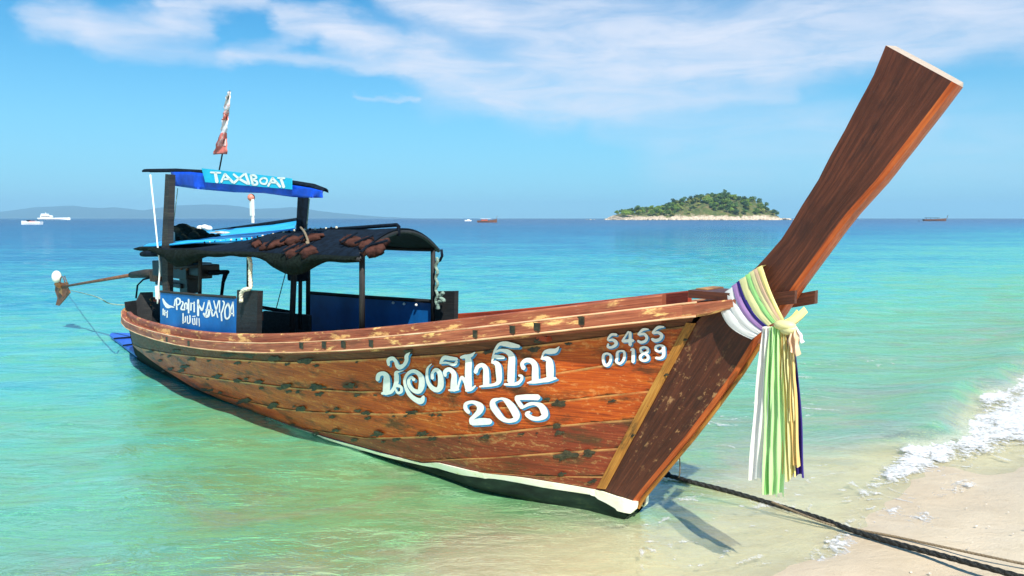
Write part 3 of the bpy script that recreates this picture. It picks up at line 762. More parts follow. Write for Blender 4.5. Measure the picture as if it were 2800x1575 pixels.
thai1 = [[(130, 850, 80), (150, 760, 90), (230, 725, 80), (300, 770, 110), (310, 900, 140), (300, 1100, 140)], [(215, 1120, 50), (300, 1115, 60), (390, 1095, 70), (450, 1020, 70), (500, 900, 90), (505, 790, 95), (500, 710, 70), (560, 690, 30), (640, 670, 12)], [(500, 960, 70), (590, 990, 55), (600, 1080, 60), (530, 1110, 50), (480, 1030, 40)],
         [(350, 560, 50), (345, 460, 75), (430, 430, 75), (490, 490, 70), (520, 570, 85), (570, 600, 95), (650, 560, 70), (700, 470, 75), (705, 380, 75), (770, 310, 15)],
         [(850, 850, 70), (800, 800, 50), (745, 860, 60), (760, 960, 75), (840, 1060, 80), (950, 1080, 90), (1000, 970, 120), (995, 810, 110), (920, 710, 80), (820, 680, 70), (720, 740, 60), (665, 860, 55), (690, 1010, 65), (770, 1150, 85), (880, 1240, 100), (990, 1270, 120), (1040, 1180, 50)],
         [(1200, 535, 12), (1125, 620, 45), (1105, 760, 55), (1130, 900, 70), (1210, 1010, 90), (1310, 1050, 100), (1375, 980, 120), (1380, 830, 110), (1350, 700, 90), (1280, 655, 75), (1215, 720, 60), (1215, 820, 70)],
         [(1470, 770, 60), (1465, 690, 80), (1550, 645, 85), (1640, 730, 100), (1640, 900, 125), (1640, 1030, 140)], [(1540, 1055, 40), (1640, 1055, 50), (1735, 1040, 40)], [(1715, 1030, 40), (1755, 880, 45), (1800, 800, 60), (1870, 900, 80), (1910, 1010, 100)],
         [(1780, 410, 50), (1880, 395, 90), (1930, 480, 130), (1925, 700, 135), (1930, 900, 135), (1930, 1030, 140)], [(1900, 390, 80), (1980, 370, 70), (2060, 305, 15)], [(1880, 1065, 45), (1980, 1040, 60), (2065, 970, 30)],
         [(1380, 500, 55), (1450, 415, 80), (1560, 425, 80), (1700, 440, 60)], [(1370, 520, 45), (1500, 515, 40), (1640, 550, 60), (1700, 490, 50)]]
B_ = (1260, 920)
thai2 = [[(330, 700, 80), (370, 600, 80), (460, 560, 85), (530, 630, 105), (540, 800, 125), (540, 940, 125)], [(410, 985, 30), (540, 965, 60), (700, 945, 60), (790, 880, 100), (790, 700, 125), (770, 560, 115), (710, 510, 80), (650, 515, 30)], [(650, 520, 20), (690, 400, 60), (780, 400, 85), (890, 410, 60)],
         [(660, 420, 25), (720, 260, 50), (800, 150, 60), (920, 140, 100), (1060, 170, 100), (1190, 190, 60)], [(730, 300, 40), (830, 265, 55), (970, 300, 100), (1045, 400, 130), (1040, 600, 145), (1030, 880, 145)], [(905, 940, 45), (1040, 940, 60), (1160, 920, 70), (1235, 850, 60), (1245, 780, 55), (1190, 765, 45)],
         [(1280, 620, 90), (1250, 530, 70), (1330, 465, 85), (1440, 480, 105), (1505, 570, 120), (1510, 750, 135), (1510, 860, 135)], [(1355, 910, 25), (1500, 885, 80), (1650, 865, 80), (1780, 840, 100), (1930, 820, 35)], [(1805, 820, 140), (1800, 600, 155), (1780, 460, 120), (1700, 425, 75), (1630, 435, 35)], [(1635, 430, 20), (1690, 310, 55), (1790, 290, 105), (1910, 275, 90), (1985, 195, 15)]]
C_ = (1250, 1060); kC = 280 / 2576
num = [[(340, 610, 90), (260, 510, 105), (270, 400, 95), (400, 350, 80), (530, 380, 110), (630, 470, 180), (600, 590, 150), (490, 700, 110), (400, 790, 100), (420, 880, 120)], [(430, 870, 140), (650, 840, 180), (870, 840, 150)],
       [(1100, 270, 50), (960, 320, 120), (950, 450, 160), (1060, 620, 165), (1170, 750, 140), (1320, 820, 100), (1490, 790, 120), (1530, 680, 190), (1440, 500, 190), (1320, 350, 150), (1200, 270, 70), (1100, 270, 50)],
       [(1540, 240, 120), (1800, 225, 140), (2080, 230, 150)], [(1530, 260, 90), (1600, 370, 110), (1680, 480, 110)], [(1700, 490, 50), (1850, 405, 85), (2000, 390, 80), (2150, 450, 150), (2230, 580, 180), (2240, 690, 160), (2110, 765, 100), (1930, 750, 110), (1800, 650, 110), (1870, 590, 50)]]
D_ = (1630, 880); kD = 220 / 2277
reg = [[(620, 355, 70), (490, 350, 70), (400, 440, 60), (390, 510, 50), (520, 500, 80), (610, 570, 100), (590, 650, 90), (480, 710, 75), (380, 700, 65), (390, 620, 60)],
       [(960, 270, 50), (880, 390, 50), (800, 530, 70), (900, 530, 90), (1090, 520, 90)], [(1010, 290, 80), (1010, 640, 100)],
       [(1520, 200, 40), (1380, 210, 75), (1270, 300, 55), (1250, 350, 60), (1400, 335, 80), (1480, 430, 85), (1440, 530, 80), (1320, 570, 80), (1230, 530, 70)],
       [(1960, 130, 40), (1800, 150, 85), (1680, 250, 60), (1660, 310, 60), (1800, 295, 80), (1900, 370, 95), (1850, 480, 90), (1720, 520, 100), (1630, 480, 80)],
       [(360, 880, 55), (260, 930, 75), (250, 1090, 80), (300, 1210, 85), (390, 1200, 90), (455, 1080, 80), (455, 940, 75), (360, 880, 55)],
       [(740, 810, 45), (650, 860, 75), (640, 1010, 80), (620, 1110, 80), (720, 1170, 70), (820, 1070, 80), (850, 930, 75), (830, 830, 65), (740, 810, 45)],
       [(1030, 790, 50), (1090, 770, 80), (1095, 940, 95), (1090, 1120, 95)],
       [(1400, 700, 55), (1310, 740, 65), (1315, 830, 70), (1400, 880, 80), (1500, 830, 75), (1500, 740, 70), (1400, 700, 55)], [(1400, 880, 60), (1300, 960, 80), (1310, 1050, 80), (1400, 1090, 70), (1505, 1050, 80), (1505, 950, 80), (1400, 880, 60)],
       [(1840, 650, 50), (1740, 690, 70), (1740, 790, 75), (1840, 830, 60), (1940, 780, 90), (1950, 690, 80), (1840, 650, 50)], [(1950, 700, 100), (1955, 930, 100), (1870, 1015, 85), (1740, 1010, 75)]]
def place_hull(off):
    return lambda x, y: skin(x, y, off)
for nm, strokes, org, k_ in (('painted_name', thai1, A_, kA), ('painted_name', thai2, B_, kA), ('painted_number', num, C_, kC), ('painted_registration', reg, D_, kD)):
    sh = 4.5 if nm != 'painted_registration' else 3.2
    lt_ = stroke_mesh(strokes, org, k_, place_hull(.0175)).build(nm, M_WHITE, boat)
    stroke_mesh(strokes, org, k_, place_hull(.0150), off=(sh / k_, sh / k_)).build('painted_shade', M_LETB, lt_)

# ------------------------------------------------------------------ cabin
def panel(name, c4, th, mat, parent=boat, n=(8, 3)):
    """c4: four 3D corners tl, tr, br, bl"""
    tl, tr, br, bl = [np.array(c) for c in c4]; nx, ny = n
    A = [[(tl * (1 - i / nx) + tr * i / nx) * (1 - j / ny) + (bl * (1 - i / nx) + br * i / nx) * j / ny for i in range(nx + 1)] for j in range(ny + 1)]
    L = np.linalg.norm(tr - tl); Hh = np.linalg.norm(bl - tl)
    mb = MB(); mb.slab(A, th, uv=[(L * i / nx, Hh * j / ny) for j in range(ny + 1) for i in range(nx + 1)]); return mb.build(name, mat, parent)
TN, TF = -.66, .68
def planar(tt, off): return lambda x, y: P3(x, y, tt) - N * off
# near side blue panel with hand-painted advertising
pn = panel('side_panel', [P3(438, 799, TN), P3(643, 815, TN), P3(645, 925, TN), P3(438, 900, TN)], N * .02, M_BLUE)
E_ = (430, 800); kE = 230 / 2576
adv = [[(180, 190, 40), (240, 320, 90), (330, 420, 120), (430, 430, 60), (520, 450, 30)], [(190, 500, 40), (190, 680, 40)], [(240, 540, 35), (240, 700, 35)], [(320, 560, 35), (310, 760, 35)], [(190, 600, 30), (320, 620, 30)],
       [(610, 520, 45), (600, 200, 45), (700, 210, 55), (700, 330, 45), (610, 390, 40)], [(560, 200, 30), (530, 400, 40)], [(760, 270, 40), (800, 320, 45), (740, 500, 50), (850, 520, 50)],
       [(850, 480, 45), (850, 360, 45), (900, 320, 45), (930, 400, 45), (920, 500, 45)], [(970, 210, 50), (970, 620, 50)], [(1040, 540, 45), (1045, 320, 45)], [(1140, 290, 45), (1140, 590, 45)], [(1060, 330, 35), (1140, 330, 35)],
       [(1260, 230, 65), (1260, 700, 65)], [(1260, 350, 50), (1340, 480, 60), (1390, 530, 50), (1450, 300, 30)], [(1430, 640, 60), (1500, 730, 80), (1580, 690, 80), (1600, 520, 50)], [(1500, 530, 50), (1690, 540, 60)],
       [(1480, 740, 50), (1590, 250, 45)], [(1600, 250, 45), (1700, 720, 50)], [(1740, 250, 35), (1800, 500, 40), (1860, 760, 40)], [(1890, 250, 40), (1830, 480, 40), (1740, 710, 45)], [(1920, 250, 35), (1915, 600, 35)],
       [(2020, 260, 45), (2060, 330, 45), (2000, 560, 45), (1970, 640, 45), (1985, 860, 45)], [(2180, 330, 55), (2090, 500, 45), (2090, 730, 50), (2140, 800, 55), (2220, 730, 50), (2230, 500, 45), (2180, 330, 55)],
       [(2330, 290, 40), (2260, 520, 45), (2250, 700, 40)], [(2330, 290, 40), (2345, 720, 40)], [(2260, 640, 45), (2340, 640, 45)],
       [(800, 640, 40), (800, 940, 40)], [(870, 740, 35), (870, 900, 35)], [(800, 900, 30), (870, 900, 30)], [(930, 720, 35), (940, 930, 35), (1010, 900, 45), (1010, 700, 40)], [(1090, 790, 35), (1100, 950, 40), (1165, 960, 35), (1150, 780, 35)], [(1090, 730, 30), (1180, 720, 30)], [(1220, 780, 35), (1215, 990, 35)], [(1290, 790, 30), (1300, 1030, 30)]]
stroke_mesh(adv, E_, kE, planar(TN, .003)).build('painted_lettering', M_WHITE, pn)
mb = MB(); mb.tube([P3(440, 797, TN), P3(540, 806, TN), P3(643, 813, TN)], .014, 6); mb.build('panel_trim', M_POST, pn)
# far side blue panel
pf = panel('side_panel', [P3(846, 800, TF), P3(1184, 826, TF), P3(1187, 905, TF), P3(846, 940, TF)], N * .02, M_BLUE)
mb = MB(); mb.tube([P3(840, 800, TF - .02), P3(1000, 812, TF - .02), P3(1184, 824, TF - .02)], .02, 6); mb.build('panel_trim', M_DARKW, pf)
for q_ in ((1075, 832), (1105, 835), (1138, 838)):
    mb = MB(); mb.ball(P3(q_[0], q_[1] - 4, TF - .03), .014); mb.build('cleat', M_WHITE, pf, smooth=True)
# upright boards beside the openings
panel('upright_board', [P3(648, 793, TN - .02), P3(705, 796, TN - .02), P3(701, 925, TN - .02), P3(645, 925, TN - .02)], N * .05, M_DARKW, n=(2, 4))
panel('upright_board', [P3(1190, 797, TF - .05), P3(1243, 796, TF - .05), P3(1241, 900, TF - .05), P3(1190, 900, TF - .05)], N * .05, M_DARKW, n=(2, 4))
panel('bulkhead', [P3(720, 850, .1), P3(845, 862, .1), P3(845, 925, .1), P3(720, 925, .1)], N * .03, M_DARKW, n=(3, 2))
mb = MB(); mb.tube([P3(700, 838, .3), P3(800, 855, .3)], .022, 6); mb.build('seat_edge', M_NAVY, boat)

def post(a, b_, t_, r, mat=M_DARKW, name='post', n=8, t2=None):
    mb = MB(); mb.tube([P3(*a, t_), P3(*b_, t_ if t2 is None else t2)], r, n); return mb.build(name, mat, boat, smooth=True)
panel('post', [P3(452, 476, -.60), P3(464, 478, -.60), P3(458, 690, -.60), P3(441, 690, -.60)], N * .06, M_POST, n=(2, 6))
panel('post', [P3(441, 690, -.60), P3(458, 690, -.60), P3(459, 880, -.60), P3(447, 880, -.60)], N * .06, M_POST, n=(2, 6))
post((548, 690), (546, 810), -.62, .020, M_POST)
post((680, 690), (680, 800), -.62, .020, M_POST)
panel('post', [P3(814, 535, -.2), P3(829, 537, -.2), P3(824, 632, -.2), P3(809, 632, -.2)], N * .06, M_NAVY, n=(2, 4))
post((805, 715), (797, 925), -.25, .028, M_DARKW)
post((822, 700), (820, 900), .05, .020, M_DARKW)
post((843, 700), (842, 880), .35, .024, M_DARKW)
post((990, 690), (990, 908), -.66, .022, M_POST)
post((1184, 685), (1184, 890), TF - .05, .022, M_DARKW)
# arm beam on the old wood block at the stern
# main canopy: barrel vault of dark cloth on hoops
UB, UF0, UF1 = -6.25, -1.86, -2.62
def vault(u01, t01, extra=0.0):
    """u01 0 stern .. 1 front; t01 -1 near .. 1 far"""
    uf = UF0 + (UF1 - UF0) * (t01 + 1) / 2; u = UB + (uf - UB) * u01
    wide = .60 + .12 * min(1, u01 * 3); z = 1.575 + .05 * u01 + (.02 + .175 * (lambda q: q * q * (3 - 2 * q))(min(1, max(0, (u01 - .28) / .34)))) * (1 - t01 * t01) + .012 * math.sin(u * 5) * (1 - u01) + extra
    return B3(u, t01 * wide, z)
A = [[vault(i / 40, j / 8 - 1, -.008 * (1 - abs(math.cos(i * math.pi / 8)))) for i in range(41)] for j in range(17)]
mb = MB(); mb.slab(A, (0, 0, -.012), uv=[(i * .1, j * .1) for j in range(17) for i in range(41)]); roof_ = mb.build('canopy_roof', M_NAVY, boat, smooth=True)
for i in (0, 10, 20, 30, 40):
    mb = MB(); mb.tube([vault(i / 40, j / 8 - 1, -.03) for j in range(17)], .016, 6); mb.build('canopy_hoop', M_DARKW, roof_, smooth=True)
for sg in (-1, 1):
    mb = MB(); mb.tube([vault(i / 20, sg, -.02) for i in range(21)], .018, 6); mb.build('canopy_batten', M_DARKW, roof_, smooth=True)
# rolled side curtain hanging from the near eave, deeper where it sags
def drop(i):
    u01 = i / 60
    return .045 + .006 * math.sin(i * .9) + .13 * math.exp(-((u01 - .79) / .075) ** 2) + .14 * math.exp(-((u01 - .30) / .10) ** 2)
A = [[vault(i / 60, -1) - UP * drop(i) * f - N * (.01 + .045 * math.sin(f * math.pi)) * (1 + .4 * math.sin(i * 1.7 + f * 3)) for i in range(61)] for f in np.linspace(0, 1, 7)]
mb = MB(); mb.slab(A, N * .03, uv=[(i * .07, f * .2) for f in np.linspace(0, 1, 7) for i in range(61)]); mb.build('rolled_curtain', M_NET, boat, smooth=True)
# blue tarpaulin over the stern half
ne = [(392, 673, -.62), (470, 669, -.58), (536, 663, -.52), (610, 658, -.46), (676, 651, -.38), (745, 641, -.30), (804, 629, -.22)]
fe = [(440, 657, .40), (500, 646, .40), (560, 635, .38), (620, 627, .35), (680, 619, .32), (745, 611, .28), (811, 602, .22)]
A = [[P3(*(np.array(a0[:2]) * (1 - f) + np.array(a1[:2]) * f), a0[2] * (1 - f) + a1[2] * f) + UP * (.012 * math.sin(f * 6 + i)) for i, (a0, a1) in enumerate(zip(ne, fe))] for f in np.linspace(0, 1, 7)]
mb = MB(); mb.slab(A, (0, 0, -.02), uv=[(i * .3, f) for f in np.linspace(0, 1, 7) for i in range(7)]); tarp_ = mb.build('roof_tarpaulin', M_CYAN, boat, smooth=True)
mb = MB(); mb.tube([P3(500, 648, .42), P3(560, 636, .40), P3(700, 617, .33), P3(816, 601, .24)], .024, 8); mb.build('roof_pole', M_NAVY, boat, smooth=True)
mb = MB(); mb.tube([P3(850, 631, -.1), P3(985, 622, -.1), P3(1085, 615, -.1), P3(1090, 619, -.1), P3(1090, 645, -.1)], .016, 8); mb.build('roof_rail', M_NAVY, boat, smooth=True)
for i in range(26):                               # lashing knots along the tarpaulin edge
    f = i / 25; x = 560 + 360 * f; y = np.interp(x, [560, 676, 745, 804, 860, 920], [663, 652, 641, 630, 626, 622])
    mb = MB(); mb.ball(P3(x, y, -.5 + .35 * f) , .009 + .004 * random.random(), 6, 4); mb.build('lashing', M_ROPE if i % 2 else M_NAVY, tarp_)
# hooks under the front corner
mb = MB(); mb.tube([P3(1207, 682, .66), P3(1209, 700, .66), P3(1203, 712, .66), P3(1190, 718, .66)], .014, 6); mb.build('hook', M_NAVY, boat, smooth=True)

# upper taxi sign canopy
UC = lambda x, y, f: P3(x, y, -.42) + N * .09 * f - D * .05 * f * max(0, (x - 700) / 180)
topn = [(388, 466), (470, 465), (560, 470), (640, 479), (720, 489), (800, 500), (850, 508), (882, 520)]
A = [[UC(x, y, f) + UP * (.02 * (1 - (2 * f - 1) ** 2) - .02) for (x, y) in topn] for f in np.linspace(0, 1, 7)]
mb = MB(); mb.slab(A, (0, 0, .020), uv=[(i * .3, f) for f in np.linspace(0, 1, 7) for i in range(8)]); mb.build('sign_canopy', M_NAVY, boat, smooth=True)
vt = [(466, 470), (520, 470), (560, 474), (640, 484), (720, 494), (800, 506), (850, 514), (880, 522)]
vb = [(476, 508), (530, 516), (560, 519), (640, 526), (720, 528), (800, 539), (850, 541), (881, 541)]
nn_ = 29; A = []
for f in np.linspace(0, 1, 6):
    row = []
    for i in range(nn_):
        s = i / (nn_ - 1) * 7; j = min(int(s), 6); r_ = s - j
        a0 = np.array(vt[j]) * (1 - r_) + np.array(vt[j + 1]) * r_; a1 = np.array(vb[j]) * (1 - r_) + np.array(vb[j + 1]) * r_
        p_ = a0 * (1 - f) + a1 * f; row.append(P3(p_[0], p_[1], -.44 - .025 * f * math.sin(i * 1.3 + 2 * f)))
    A.append(row)
mb = MB(); mb.slab(A, N * .008, uv=[(i * .1, f * .2) for f in np.linspace(0, 1, 6) for i in range(nn_)]); mb.build('valance', M_BLUED, boat, smooth=True)
bn = panel('taxi_banner', [P3(551, 460, -.475), P3(797, 488, -.475), P3(797, 518, -.475), P3(561, 498, -.475)], N * .008, M_BANNER)
F_ = (540, 455); kF = 280 / 2576
taxi = [[(340, 150, 45), (590, 160, 45)], [(460, 170, 75), (500, 390, 85)], [(610, 390, 55), (700, 190, 55)], [(700, 190, 60), (900, 400, 65)], [(660, 320, 45), (820, 320, 45)], [(920, 200, 55), (1060, 310, 60), (1270, 430, 65)], [(930, 410, 65), (1060, 300, 50), (1180, 200, 55)], [(1220, 190, 65), (1310, 440, 60)],
        [(1350, 220, 55), (1400, 450, 60)], [(1350, 220, 45), (1450, 230, 55), (1490, 290, 50), (1400, 335, 40), (1500, 380, 55), (1500, 450, 55), (1400, 460, 45)], [(1660, 290, 50), (1590, 340, 45), (1610, 420, 45), (1720, 440, 50), (1760, 370, 45), (1740, 310, 45), (1660, 290, 50)],
        [(1790, 490, 55), (1900, 290, 55)], [(1900, 290, 55), (2090, 510, 65)], [(1830, 400, 45), (2000, 410, 45)], [(2030, 290, 40), (2200, 300, 45)], [(2110, 310, 65), (2180, 520, 75)]]
stroke_mesh(taxi, F_, kF, planar(-.475, .004)).build('banner_lettering', M_WHITE, bn)

# ------------------------------------------------------------------ things on the boat
# life vests stowed under the canopy edge
vests = [((745, 672), -.60, .13, .05, 20), ((790, 660), -.55, .15, .05, -5), ((842, 655), -.52, .14, .05, 10), ((800, 690), -.66, .14, .06, -25), ((838, 688), -.64, .15, .055, -20), ((815, 705), -.68, .15, .055, -12),
         ((960, 662), -.62, .14, .05, -15), ((1000, 668), -.60, .10, .05, -40), ((1034, 680), -.60, .11, .06, -60), ((700, 668), -.66, .09, .04, -20), ((1010, 688), -.66, .07, .045, 0)]
desc = ['near the stern end of the canopy edge', 'high under the canopy beside the short mast', 'just right of the short mast under the canopy', 'left end of the sagging bundle', 'right end of the sagging bundle', 'lowest in the sagging bundle under the canopy', 'long flat one above the middle post', 'beside the middle post under the front canopy', 'red upright one under the front canopy', 'small one beside the roped post top', 'small one hanging lowest under the front canopy']
for (q_, t_, L, h_, rot_), ds in zip(vests, desc):
    bt_ = -.9
    for tt_ in np.linspace(-.95, -.05, 120):
        u_, z_ = lat(q_[0], q_[1], tt_ * .72); uf_ = UF0 + (UF1 - UF0) * (tt_ + 1) / 2
        vz = vault(min(max((u_ - UB) / (uf_ - UB), 0), 1), tt_)[2]
        if z_ <= vz + .01: bt_ = tt_; break
    p = P3(q_[0], q_[1], bt_ * .72) + UP * .012; th = thing('life_vest', p, 'faded orange-brown life vest stowed ' + ds, 'life vest', 'life vests tucked under the canopy')
    sl_ = N * .86 + UP * .5; e1 = D * math.cos(R(rot_)) + sl_ * math.sin(R(rot_)); e2 = -D * math.sin(R(rot_)) + sl_ * math.cos(R(rot_)); nf_ = np.cross(D, sl_)
    mb = MB(); A = [[p + e1 * L * (1.0 + .25 * mn.noise(Vector((i * .7, L * 90, j)))) * (i / 6 - 1) + e2 * h_ * 1.1 * (1 + .4 * mn.noise(Vector((j * .9, L * 50, i * .5)))) * (j / 4 - 1) * (1 - .25 * abs(i / 6 - 1) ** 3) + nf_ * (.006 + .016 * (1 - (i / 6 - 1) ** 4) * (1 - (j / 4 - 1) ** 4) + .012 * mn.noise(Vector((i * .8, j * .9, L * 70)))) for i in range(13)] for j in range(9)]
    mb.slab(A, nf_ * -.03); mb.build('foam_panel', M_ORG, th, smooth=True)
    mb = MB(); mb.box(p + nf_ * .030, e1 * .008, e2 * h_ * 1.52, nf_ * .006); mb.build('strap', M_NAVY, th)

# engine with the long propeller shaft
ep = B3(-6.5, 0, 1.0)
eng = thing('longtail_engine', P3(480, 770, 0), 'black car engine on the stern carrying a long propeller shaft over the water', 'engine')
def ebox(x0, y0, x1, y1, t0, t1, mat, name):
    tm = (t0 + t1) / 2; a = P3((x0 + x1) / 2, (y0 + y1) / 2, tm); b1 = P3(x1, (y0 + y1) / 2, tm); b2 = P3((x0 + x1) / 2, y0, tm)
    mb = MB(); ex = D * abs((b1 - a) @ D); mb.box(a, ex, N * (t1 - t0) / 2, UP * abs((b2 - a)[2])); o = mb.build(name, mat, eng)
    bv = o.modifiers.new('bevel', 'BEVEL'); bv.width = .012; bv.segments = 2; return o
ebox(448, 715, 545, 757, -.16, .16, M_BLACK, 'engine_block'); ebox(452, 697, 530, 716, -.10, .10, M_BLACK, 'cylinder_head'); ebox(465, 683, 520, 698, -.06, .06, M_STEEL, 'air_filter')
ebox(540, 722, 572, 752, -.13, .13, M_BLACK, 'flywheel_housing'); ebox(510, 757, 532, 800, -.09, .09, M_BLACK, 'engine_stand'); ebox(448, 770, 520, 782, -.12, .12, M_BLACK, 'engine_bed'); ebox(425, 740, 448, 770, -.08, .08, M_RUST, 'gearbox')
mb = MB(); mb.tube([P3(388, 695, -.2), P3(400, 693, -.2), P3(445, 692, -.2)], [.03, .045, .045], 10); mb.build('muffler', M_NAVY, eng, smooth=True)
mb = MB(); mb.tube([P3(445, 692, -.2), P3(470, 705, -.15), P3(480, 725, -.12)], .02, 8); mb.build('exhaust_pipe', M_RUST, eng, smooth=True)
for q_ in ((462, 733), (478, 735), (494, 737), (510, 739)):
    mb = MB(); mb.tube([P3(*q_, -.17), P3(q_[0] + 10, q_[1] - 22, -.14), P3(q_[0] + 12, q_[1] - 34, -.05)], .014, 6); mb.build('manifold_pipe', M_RUST, eng, smooth=True)
mb = MB(); mb.tube([P3(470, 731, -.18), P3(545, 728, -.18)], .018, 8); mb.build('coolant_pipe', M_POST, eng, smooth=True)
mb = MB(); mb.tube([P3(475, 748, 0), P3(560, 745, 0), P3(622, 744, 0)], .026, 8); mb.build('tiller', M_NAVY, eng, smooth=True)
mb = MB(); mb.tube([P3(618, 744, 0), P3(610, 772, .0), P3(604, 822, 0)], [.03, .02, .018], 8); mb.build('tiller_handle', M_NAVY, eng, smooth=True)
mb = MB(); mb.tube([P3(424, 745, 0), P3(400, 748, 0), P3(360, 752, 0)], [.05, .06, .045], 10); mb.build('shaft_housing', M_POST, eng, smooth=True)
sa, sb = P3(365, 751, 0), P3(178, 783, 0)
sb2 = sa + (sb - sa) * 1.06
mb = MB(); mb.tube([sa, sb2], [.026, .018], 8); mb.build('propeller_shaft', M_RUST, eng, smooth=True)
mb = MB(); sd_ = (sb - sa) / np.linalg.norm(sb - sa); s1_ = np.cross(sd_, UP); s1_ /= np.linalg.norm(s1_); s2_ = np.cross(s1_, sd_)
hub = sb2
hoop = [hub + (s1_ * math.cos(a_) * .06 + s2_ * math.sin(a_)) * .17 + sd_ * (-.06 - .10 * math.cos(a_)) for a_ in np.linspace(0, 2 * math.pi, 25)]
mb.tube(hoop, .008, 6, cap=False); mb.tube([hub - sd_ * .35, hub - sd_ * .2 + s2_ * .17], .008, 6); mb.tube([hub - sd_ * .35, hub - sd_ * .2 - s2_ * .17], .008, 6); mb.build('propeller_guard', M_RUST, eng, smooth=True)
for kx in range(3):
    a_ = 2 * math.pi * kx / 3 + .5; e = s1_ * math.cos(a_) + s2_ * math.sin(a_); e2 = np.cross(sd_, e)
    A = [[hub + e * r_ + (e2 * math.cos(.6) + sd_ * math.sin(.6)) * w_ * (.045 * math.sin(math.pi * min(1, (r_ + .01) / .14)) + .01) for w_ in (-1, 0, 1)] for r_ in (.0, .03, .06, .09, .12)]
    mb = MB(); mb.slab(A, sd_ * .006); mb.build('propeller_blade', plain('bronze', (.25, .15, .06), .4, .3, 20, metal=.6) if kx == 0 else bpy.data.materials['bronze'], eng)
fin = [P3(152, 770, 0), P3(178, 775, 0), P3(190, 800, 0), P3(176, 818, 0), P3(160, 836, 0), P3(152, 834, 0), P3(157, 815, 0), P3(150, 795, 0)]
mb = MB(); mb.add(fin + [p + N * .02 for p in fin], [tuple(range(8)), tuple(range(15, 7, -1))] + [(i, 8 + i, 8 + (i + 1) % 8, (i + 1) % 8) for i in range(8)]); mb.build('rudder_fin', M_RUST, eng)
mb = MB(); mb.tube([P3(372, 815, 0), P3(376, 780, 0), P3(392, 764, 0), P3(410, 760, 0)], .012, 6); mb.build('bracket', M_NAVY, eng, smooth=True)
# buoy on the shaft tip
bc = P3(155, 757, -.02)
bu = thing('buoy', bc, 'cream plastic buoy tied over the propeller guard at the shaft tip', 'buoy')
mb = MB(); mb.ball(bc, (.085, .075, .105), 18, 12, axes=[D, N, UP]); mb.build('float', M_BUOY, bu, smooth=True)
mb = MB(); mb.tube([bc - UP * .10, bc - UP * .13], .02, 8); mb.build('neck', M_BUOY, bu, smooth=True)
# jug, rolled net and bottle on the roof
jb = P3(463, 668, -.40)
jg = thing('water_jug', jb, 'dirty cream plastic jug standing on the stern end of the canopy roof', 'jug')
mb = MB(); mb.tube([jb, jb + UP * .03, jb + UP * .13, jb + UP * .16, jb + UP * .18], [.05, .062, .062, .04, .022], 12); mb.build('body', M_JUG, jg, smooth=True)
mb = MB(); mb.tube([jb + UP * .18, jb + UP * .20], .02, 8); mb.build('cap', M_RUST, jg, smooth=True)
nb_ = P3(500, 645, -.1)
net = thing('rolled_net', nb_, 'dark heap of rolled fishing net and tarpaulin lying on the canopy roof', 'net')
mb = MB()
for (x, y, r_) in ((478, 634, .09), (500, 630, .10), (520, 638, .10), (545, 642, .085), (490, 645, .10), (515, 648, .09), (535, 648, .08), (560, 646, .06), (580, 648, .05), (596, 648, .035)):
    mb.ball(P3(x, y, -.12 + .1 * random.random()), (r_ * 1.6, r_, r_ * .85), 10, 7, axes=[D, N, UP])
mb.build('heap', M_NET, net, smooth=True)
wp = P3(560, 630, .1)
bt = thing('white_cloth', wp, 'crumpled white cloth tied at the end of the roof pole', 'cloth')
mb = MB(); [mb.ball(P3(x, y, .05), (.07, .04, .035), 8, 6, axes=[D, N, UP]) for x, y in ((548, 624), (560, 622), (570, 625), (556, 630))]; mb.build('bundle', M_WHITE, bt, smooth=True)
pd = thing('paddle', P3(600, 638, .05), 'pale wooden paddle lying flat on the blue roof tarpaulin', 'paddle')
mb = MB(); mb.tube([P3(590, 634, .05), P3(620, 638, .05), P3(650, 641, .05)], [.014, .02, .006], 6); mb.build('shaft', M_JUG, pd, smooth=True)
mb = MB(); mb.box(P3(600, 636, .05), D * .14, N * .05, UP * .006); mb.build('blade', M_WHITE, pd)

# bucket / bag hanging below the canopy
bg_ = P3(815, 745, .05)
hb_ = thing('hanging_bag', bg_, 'dark box-shaped bag hanging below the canopy beside the middle posts', 'bag')
mb = MB(); mb.box(bg_, D * .10, N * .07, UP * .085); o = mb.build('bag_body', M_NAVY, hb_); bv = o.modifiers.new('bevel', 'BEVEL'); bv.width = .02; bv.segments = 3
mb = MB(); mb.tube([bg_ + UP * .085 - D * .06, bg_ + UP * .15, bg_ + UP * .085 + D * .06], .008, 6); mb.build('handle', M_DARKW, hb_)

